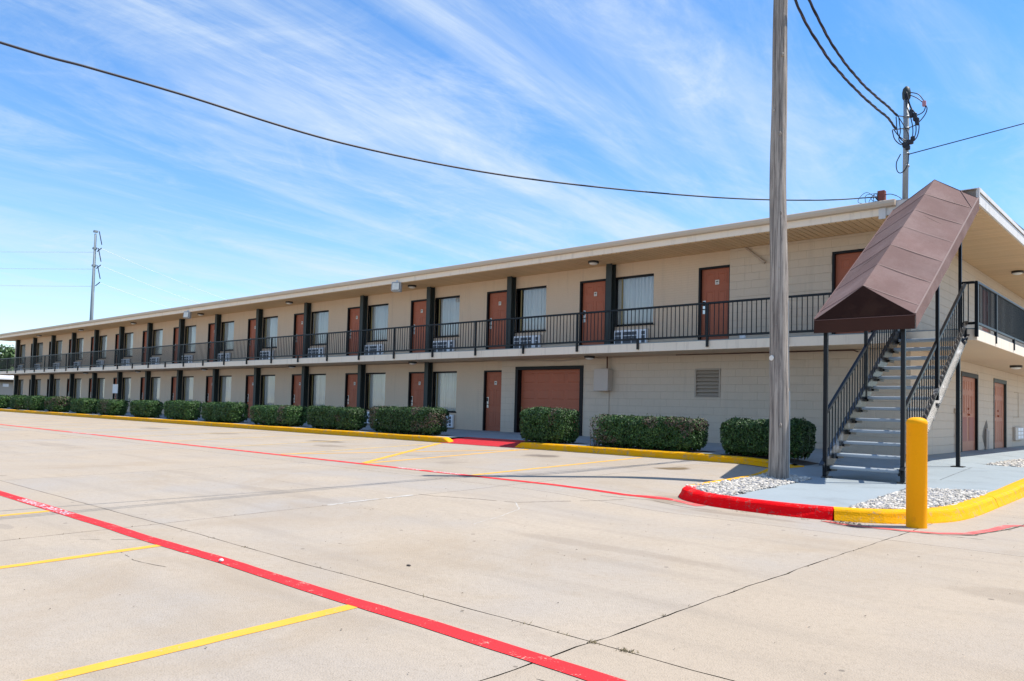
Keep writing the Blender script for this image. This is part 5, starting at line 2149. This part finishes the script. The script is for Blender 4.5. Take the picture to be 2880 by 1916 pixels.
slv.box(-0.012, AW + 0.012, -0.05, 0.0, -0.012, AH + 0.012)
slv_me = slv.mesh('wall_sleeve', M['box_paint'])
GA = 'air conditioners under the upper windows'
for k in range(15):
    a = thing('air_conditioner', 'white wall air conditioner under the %s upper window counted from the stair end' % ORD[k], 'air conditioner', (-S * k + 0.145, -0.002, 2.872), GA)
    inst('casing', ac_me, a)
    inst('wall_sleeve', slv_me, a)
    for me in cell_me:
        inst('grille_panel', me, a)
for k in (2, 3):
    a = thing('air_conditioner', 'white air conditioner under the %s ground floor window from the garage, behind a hedge' % ORD[k - 2], 'air conditioner', (-S * k + 0.20, -0.002, 0.27))
    inst('casing', ac_me, a)
    inst('wall_sleeve', slv_me, a)
    for me in cell_me:
        inst('grille_panel', me, a)

# ------------------------------------------------------------------ lamps under the soffits and floodlights
lb = MB()
n_ = 18
prof = [(0.0, 0.0), (0.15, 0.0), (0.155, -0.012), (0.155, -0.055), (0.13, -0.062)]
vs_ = []
for r_, z in prof:
    for q in range(n_):
        a = 2 * math.pi * q / n_
        vs_.append((r_ * math.cos(a), r_ * math.sin(a), z))
lb.add(vs_, [(i * n_ + q, i * n_ + (q + 1) % n_, (i + 1) * n_ + (q + 1) % n_, (i + 1) * n_ + q) for i in range(len(prof) - 1) for q in range(n_)])
lb_me = lb.mesh('lamp_housing', M['lamp_body'], True)
ll = MB()
prof = [(0.128, -0.058), (0.11, -0.085), (0.06, -0.103), (0.0, -0.108)]
vs_ = []
for r_, z in prof:
    for q in range(n_):
        a = 2 * math.pi * q / n_
        vs_.append((r_ * math.cos(a), r_ * math.sin(a), z))
ll.add(vs_, [(i * n_ + q, i * n_ + (q + 1) % n_, (i + 1) * n_ + (q + 1) % n_, (i + 1) * n_ + q) for i in range(len(prof) - 1) for q in range(n_)])
ll_me = ll.mesh('lamp_lens', M['lamp_glass'], True)


def lamp(x, y, z, label, group):
    a = thing('ceiling_lamp', label, 'lamp', (x, y, z), group)
    inst('lamp_housing', lb_me, a)
    inst('lamp_lens', ll_me, a)


for j in range(7):
    lamp(-0.15 - 7.95 * j, -0.8, ZS2 - 0.001, 'round dark lamp under the roof soffit, %s from the stair end' % ORD[j], 'lamps under the roof soffit')
for j in range(6):
    lamp(-0.366 - 7.8 * j, -0.6, ZS1 - 0.005, 'round dark lamp under the balcony slab, %s from the electrical box' % ORD[j], 'lamps under the balcony slab')
lamp(8.88, 7.2, ZS2 - 0.001, 'round dark lamp under the roof soffit above the end walkway', 'lamps at the end wall')
lamp(8.87, 7.0, ZS1 - 0.005, 'round dark lamp under the end balcony above the service doors', 'lamps at the end wall')
for x, lab in ((-8.17, 'square white floodlight under the gutter at the middle of the facade'), (-24.05, 'square white floodlight under the gutter far along the facade')):
    a = thing('floodlight', lab, 'floodlight', (x, -1.43, 5.12))
    a.rotation_euler = (rad(-6), 0, rad(28))
    t = MB()
    t.cbox(-0.17, 0.17, -0.10, 0.10, -0.165, 0.165, 0.02)
    t.build('housing', M['flood_body'], a)
    t = MB()
    t.cbox(-0.145, 0.145, -0.112, -0.098, -0.14, 0.14, 0.01)
    t.build('lens_frame', M['black_frame'], a)
    t = MB()
    t.cbox(-0.13, 0.13, -0.120, -0.110, -0.125, 0.125, 0.006)
    t.build('lens', M['flood_lens'], a)
    t = MB()
    t.box(-0.03, 0.03, -0.02, 0.04, 0.165, 0.24)
    t.build('bracket', M['flood_body'], a)
nb = MB()
nb.box(-35.9, -35.15, -0.262, -0.245, 1.29, 1.83)
tag(nb.build('notice_sheet', M['ac_white']), 'white sheet hung on a ground floor column far along the facade', 'sheet')


# ------------------------------------------------------------------ hedges
def hedge(x0, x1, label, top=0.80, n=7000, ls=0.034, bare=None, seed=0, group='clipped hedges along the kerb', y0=-4.16, y1=-3.12, brown_t=0.52):
    rr = random.Random(seed)
    zb = ztop((x0 + x1) / 2, (y0 + y1) / 2)
    cx, cy = (x0 + x1) / 2, (y0 + y1) / 2
    root = thing('hedge', label, 'hedge', (cx, cy, zb), group)
    a, b = (x1 - x0) / 2, (y1 - y0) / 2
    z0, z1 = 0.015, top
    lv_ = MB()
    br = MB()
    areas = [('top', 4 * a * b * 1.1), ('front', 2 * a * (z1 - z0) * 1.4), ('back', 2 * a * (z1 - z0) * 0.45), ('left', 2 * b * (z1 - z0)), ('right', 2 * b * (z1 - z0) * 1.2)]
    tot = sum(q[1] for q in areas)
    for _ in range(n):
        u = rr.uniform(0, tot)
        for nm, ar in areas:
            if u < ar:
                break
            u -= ar
        p = Vector((rr.uniform(-1, 1), rr.uniform(-1, 1), rr.uniform(-1, 1)))
        if nm == 'top':
            p.z = 1
            nr = Vector((0, 0, 1))
        elif nm == 'front':
            p.y = -1
            nr = Vector((0, -1, 0))
        elif nm == 'back':
            p.y = 1
            nr = Vector((0, 1, 0))
        elif nm == 'left':
            p.x = -1
            nr = Vector((-1, 0, 0))
        else:
            p.x = 1
            nr = Vector((1, 0, 0))
        # rounded box: corners pulled in, in metres so long hedges keep flat faces
        rc = 0.19
        q = Vector((p.x * a, p.y * b, p.z * (z1 - z0) / 2))
        ex = Vector((max(0, abs(q.x) - (a - rc)), max(0, abs(q.y) - (b - rc)), max(0, abs(q.z) - ((z1 - z0) / 2 - rc))))
        if p.z < 0:
            ex.z *= 0.6
        if ex.length > rc:
            f = rc / ex.length
            for i_, lim in enumerate((a - rc, b - rc, (z1 - z0) / 2 - rc)):
                if abs(q[i_]) > lim:
                    q[i_] = math.copysign(lim + ex[i_] * f, q[i_])
            nr = Vector((math.copysign(ex.x, q.x), math.copysign(ex.y, q.y), math.copysign(ex.z, q.z))).normalized()
        zz = (q.z + (z1 - z0) / 2) / (z1 - z0)
        w_ = 0.045 * noise.noise(Vector((q.x * 2.3 + seed, q.y * 2.3, q.z * 3.1))) + 0.03 * noise.noise(Vector((q.x * 7 + seed, q.y * 7, q.z * 7)))
        dep = -abs(rr.gauss(0, 0.055)) + 0.01
        if nm == 'top':
            w_ += 0.05 * noise.noise(Vector((q.x * 1.1 + seed * 2.3, q.y * 1.1, 9.1)))
        pos = q + nr * (w_ + dep)
        # narrower towards the foot
        kx = 1 - 0.10 * (1 - zz) ** 2 / max(a, 0.8)
        pos.x *= kx
        pos.y *= 1 - 0.12 * (1 - zz) ** 2
        if zz < 0.10 and rr.random() < 0.35:
            continue
        hole = noise.noise(Vector((q.x * 3.2 + seed * 1.7, q.z * 3.5, q.y * 3.2)))
        if hole > 0.45 and nm != 'top' and rr.random() < 0.7:
            continue
        if hole < -0.5 and nm == 'top' and rr.random() < 0.4:
            continue
        dry = 0.0
        if bare is not None:
            dry = max(0, 1 - (q.x + a) / bare) * 1.25
            if rr.random() < dry * 0.92:
                continue
        brown = noise.noise(Vector((q.x * 1.9 + seed * 3.1, q.z * 2.5, 5.5))) > brown_t
        nn_ = (nr + Vector((rr.gauss(0, .55), rr.gauss(0, .55), rr.gauss(0, .55)))).normalized()
        t1 = nn_.cross(Vector((rr.gauss(0, 1), rr.gauss(0, 1), rr.gauss(0, 1)))).normalized()
        t2 = nn_.cross(t1)
        l_ = ls * rr.uniform(0.6, 1.25)
        c = pos + Vector((0, 0, (z1 + z0) / 2))
        lv_.cur = 1 if (brown and rr.random() < 0.5) or rr.random() < dry * 0.5 else 0
        lv_.add([c - t1 * l_, c - t2 * l_ * .42 + nn_ * l_ * .12, c + t1 * l_, c + t2 * l_ * .42 + nn_ * l_ * .12], [(0, 1, 2, 3)])
    # stray shoots that escaped the shears
    for _ in range(int(16 * (x1 - x0))):
        fx, fy = rr.uniform(-a * .9, a * .9), rr.choice((-1, -1, 0.3)) * b * rr.uniform(.7, 1.0)
        if bare is not None and fx < -a + bare * .7:
            continue
        p0 = Vector((fx, fy, z1 - 0.05 if abs(fy) < b * .85 else rr.uniform(.25, .95) * z1))
        dv = Vector((rr.gauss(0, .3), -0.5 if fy < -b * .6 else 0, 1)).normalized()
        L2 = rr.uniform(.05, .12)
        for q in range(5):
            c = p0 + dv * L2 * q / 4 + Vector((rr.gauss(0, .006), rr.gauss(0, .006), 0))
            t1 = (dv + Vector((rr.gauss(0, .8), rr.gauss(0, .8), 0))).normalized()
            t2 = t1.orthogonal().normalized()
            l_ = ls * rr.uniform(.6, 1.0)
            lv_.cur = 0
            lv_.add([c - t1 * l_ * .2, c - t2 * l_ * .4, c + t1 * l_, c + t2 * l_ * .4], [(0, 1, 2, 3)])
    # dense dark inside of the bush
    for _ in range(int(n * 0.22)):
        c = Vector((rr.uniform(-a, a) * .88, rr.uniform(-b, b) * .8, rr.uniform(z0 + .03, z1 - .09)))
        if bare is not None and rr.random() < max(0, 1 - (c.x + a) / bare) * 1.3:
            continue
        zz = (c.z - z0) / (z1 - z0)
        c.y *= 1 - 0.20 * (1 - zz) ** 2
        t1 = Vector((rr.gauss(0, 1), rr.gauss(0, 1), rr.gauss(0, 1))).normalized()
        t2 = t1.orthogonal().normalized()
        l_ = ls * 2.0
        lv_.cur = 0
        lv_.add([c - t1 * l_, c - t2 * l_ * .6, c + t1 * l_, c + t2 * l_ * .6], [(0, 1, 2, 3)])
    # stems
    ns = int(14 * (x1 - x0)) if bare is None else int(22 * (x1 - x0))
    for _ in range(ns):
        sx = rr.uniform(-a * .9, a * .9)
        if bare is not None and rr.random() < .5:
            sx = rr.uniform(-a * 0.97, -a + bare * 1.2)
        sy = rr.uniform(-b * .6, b * .6)
        p = Vector((sx, sy, -0.02))
        path = [p]
        hgt = rr.uniform(.35, .72) if bare is None or sx > -a + bare else rr.uniform(.45, .76)
        tl = Vector((rr.gauss(0, .12), rr.gauss(0, .14), 0))
        for i in range(1, 5):
            path.append(p + tl * i / 4 + Vector((rr.gauss(0, .015), rr.gauss(0, .015), hgt * i / 4)))
        br.tube(path, [0.008, 0.007, 0.0055, 0.004, 0.002], 4, cap=False)
        for _b in range(4 if (bare is not None and sx < -a + bare) else 1):
            i = rr.randint(1, 3)
            e_ = path[i] + Vector((rr.gauss(0, .13), rr.gauss(0, .13), rr.uniform(.05, .25)))
            br.tube([path[i], path[i].lerp(e_, .5) + Vector((0, 0, .02)), e_], [0.004, 0.003, 0.0015], 3, cap=False)
    me = bpy.data.meshes.new('foliage')
    me.from_pydata(lv_.v, [], lv_.f)
    me.materials.append(M['leaf'])
    me.materials.append(M['leaf_brown'])
    me.polygons.foreach_set('material_index', lv_.m)
    fo = bpy.data.objects.new('foliage', me)
    link(fo, root)
    br.build('stems', M['twig'], root)
    return root


HEDGES = [
    (5.60, 7.20, 0.74, 15000, 'clipped green hedge standing directly behind the wooden pole'),
    (2.20, 4.92, 0.72, 22000, 'clipped hedge below the wall louver with bare twigs at its left end'),
    (0.10, 1.40, 0.84, 12000, 'short rounded hedge in front of the garage door'),
    (-6.08, -3.30, 0.78, 17000, 'clipped hedge immediately left of the red kerb ramp'),
    (-9.50, -7.02, 0.72, 13000, ''), (-13.1, -10.55, 0.70, 11000, ''), (-16.88, -14.5, 0.76, 9500, ''), (-20.25, -18.15, 0.78, 8000, ''), (-23.8, -22.05, 0.75, 6500, ''),
    (-27.5, -25.8, 0.74, 5500, ''), (-31.15, -29.35, 0.76, 5000, ''), (-35.15, -33.3, 0.83, 4500, ''), (-38.7, -37.3, 0.82, 3600, ''), (-41.6, -40.2, 0.83, 3200, ''), (-45.6, -43.6, 0.82, 3200, ''), (-50.0, -47.8, 0.82, 3000, '')]
for i, (a_, b_, tp, n, lab) in enumerate(HEDGES):
    if not lab:
        lab = 'clipped hedge along the kerb, %s to the left of the red ramp' % ORD[i - 3]
    hedge(a_ - 0.08, b_ + 0.06, lab, tp, n, 0.030 + 0.0022 * max(0, i - 3), bare=0.75 if i == 1 else None, seed=10 + i, y0=-4.10 + R.uniform(-.06, .04), y1=-3.30 + R.uniform(-.05, .1), brown_t=(0.62, 0.22, 0.6, 0.22, 0.5, 0.3, 0.6, 0.35)[i % 8])
# planting strip below the hedges
ms = MB()
for (x0, x1) in [(h_[0] - .05, h_[1] + .12) for h_ in HEDGES]:
    n = max(4, int((x1 - x0) / 0.4))
    vs_ = []
    for i in range(n + 1):
        x = x0 + (x1 - x0) * i / n
        for y in (-4.14 + R.uniform(0, .05), -3.25 + R.uniform(-.1, .05)):
            vs_.append((x, y, ztop(x, y) + 0.005))
    ms.add(vs_, [(2 * i, 2 * i + 2, 2 * i + 3, 2 * i + 1) for i in range(n)])
ms.build('planting_strip', M['mulch'], walk)

# ------------------------------------------------------------------ far things
tw = thing('transmission_pole', 'tall pale steel transmission pole rising far behind the roof', 'transmission pole', (-128.48, 30.71, 0))
t = MB()
t.tube([(0, 0, -0.6), (0, 0, 14), (0, 0, 28.9)], [0.42, 0.29, 0.17], 14)
t.build('shaft', M['tower'], tw, True)
dirL = Vector((-0.80, -0.60, 0))
dirR = Vector((-0.585, 0.81, 0))
side_ = Vector((CR.x, CR.y, 0)).normalized()
LV = (25.75, 22.85, 19.9)
for z in LV:
    t = MB()
    c = side_ * 1.15
    t.tube([side_ * 0.4 + Vector((0, 0, z + 0.1)), c + Vector((0, 0, z + 0.75))], 0.075, 6)
    t.tube([side_ * 0.6 + Vector((0, 0, z + 4.0 * 0.9)), c + Vector((0, 0, z + 1.3))], 0.075, 6)
    t.build('insulator', M['insulator'], tw)
    t = MB()
    t.box(-0.3, 0.3, -0.3, 0.3, z + 3.4, z + 3.7)
    t.build('arm_plate', M['tower'], tw)
for i, z in enumerate(LV):
    nm = ('top', 'middle', 'bottom')[i]
    t = MB()
    p0 = Vector((-128.48, 30.71, z))
    pts = []
    for k in range(13):
        u = k / 12
        pts.append(p0 + dirL * (90 * u) + Vector((0, 0, -0.9 * u * (1 - u) + 0.4 * u)))
    t.tube(pts, 0.03, 5)
    tag(t.build('transmission_wire', M['wire_pale']), 'pale %s wire running left from the far transmission pole' % nm, 'wire')
    t = MB()
    p1 = p0 + side_ * 1.15 + Vector((0, 0, 0.6))
    pts = []
    for k in range(13):
        u = k / 12
        pts.append(p1 + dirR * (160 * u) + Vector((0, 0, -14 * u * (1 - u) + 2 * u)))
    t.tube(pts, 0.03, 5)
    tag(t.build('transmission_wire', M['wire_pale']), 'pale %s wire running right from the far transmission pole' % nm, 'wire')


def tree(x, y, h, rx, label, n=2600, seed=0, leaf=0.26):
    rr = random.Random(seed)
    root = thing('tree', label, 'tree', (x, y, -0.4))
    t = MB()
    t.tube([(0, 0, 0), (0.1, 0, h * .3), (0.0, 0.1, h * .55), (0.15, 0, h * .8)], [0.22, 0.17, 0.11, 0.04], 8)
    for k in range(9):
        a = rr.uniform(0, 6.28)
        z = h * rr.uniform(.3, .65)
        e_ = Vector((math.cos(a) * rx * .75, math.sin(a) * rx * .75, z + h * rr.uniform(.1, .28)))
        t.tube([(0.05, 0.03, z), e_ * 0.5 + Vector((0, 0, z * .5 + .1)), e_], [0.09, 0.06, 0.02], 5)
    t.build('trunk', M['bark'], root, True)
    cl = [(Vector((rr.gauss(0, rx * .45), rr.gauss(0, rx * .45), h * rr.uniform(.42, .92))), rr.uniform(.22, .42) * rx) for _ in range(26)]
    mb_ = MB()
    for _ in range(n):
        c, r_ = rr.choice(cl)
        d = Vector((rr.gauss(0, 1), rr.gauss(0, 1), rr.gauss(0, 1))).normalized()
        p = c + d * r_ * rr.uniform(.55, 1.05)
        nn_ = (d + Vector((rr.gauss(0, .6), rr.gauss(0, .6), rr.gauss(0, .6)))).normalized()
        t1 = nn_.orthogonal().normalized()
        t1 = Matrix.Rotation(rr.uniform(0, 6.28), 3, nn_) @ t1
        t2 = nn_.cross(t1)
        l_ = leaf * rr.uniform(.5, 1.2)
        mb_.add([p - t1 * l_, p - t2 * l_ * .5, p + t1 * l_, p + t2 * l_ * .5], [(0, 1, 2, 3)])
    me = bpy.data.meshes.new('crown')
    me.from_pydata(mb_.v, [], mb_.f)
    me.materials.append(M['tree_leaf'])
    link(bpy.data.objects.new('crown', me), root)


tree(-93.2, 6.6, 7.5, 3.2, 'leftmost green tree beyond the far end of the motel', seed=4)
tree(-91.5, 9.6, 6.9, 2.6, 'green tree beyond the far end of the motel, next to its last column', seed=5)
tree(-97, 13.5, 6.4, 3.0, 'green tree mostly hidden behind the far end of the motel', seed=6)
fb = thing('far_building', 'low grey building with a pale roof beyond the far end of the motel', 'building', (-75, 4, -0.5))
t = MB()
t.box(-6, 0, -9, 12, 0, 2.82)
t.build('wall', M['far_wall'], fb)
t = MB()
t.box(-6.5, 0.5, -9.5, 12.5, 2.83, 3.05)
t.build('eave', M['dark_gap'], fb)
t = MB()
t.prism([(-6.8, 3.051), (0.8, 3.051), (0.8, 3.2), (-3.0, 3.65), (-6.8, 3.2)], 1, -9.8, 12.8)
t.build('roof', M['far_roof'], fb)
t = MB()
t.box(0.0, 0.06, 0.25, 0.75, 2.35, 2.65)
t.build('wall_lamp', M['ac_white'], fb)
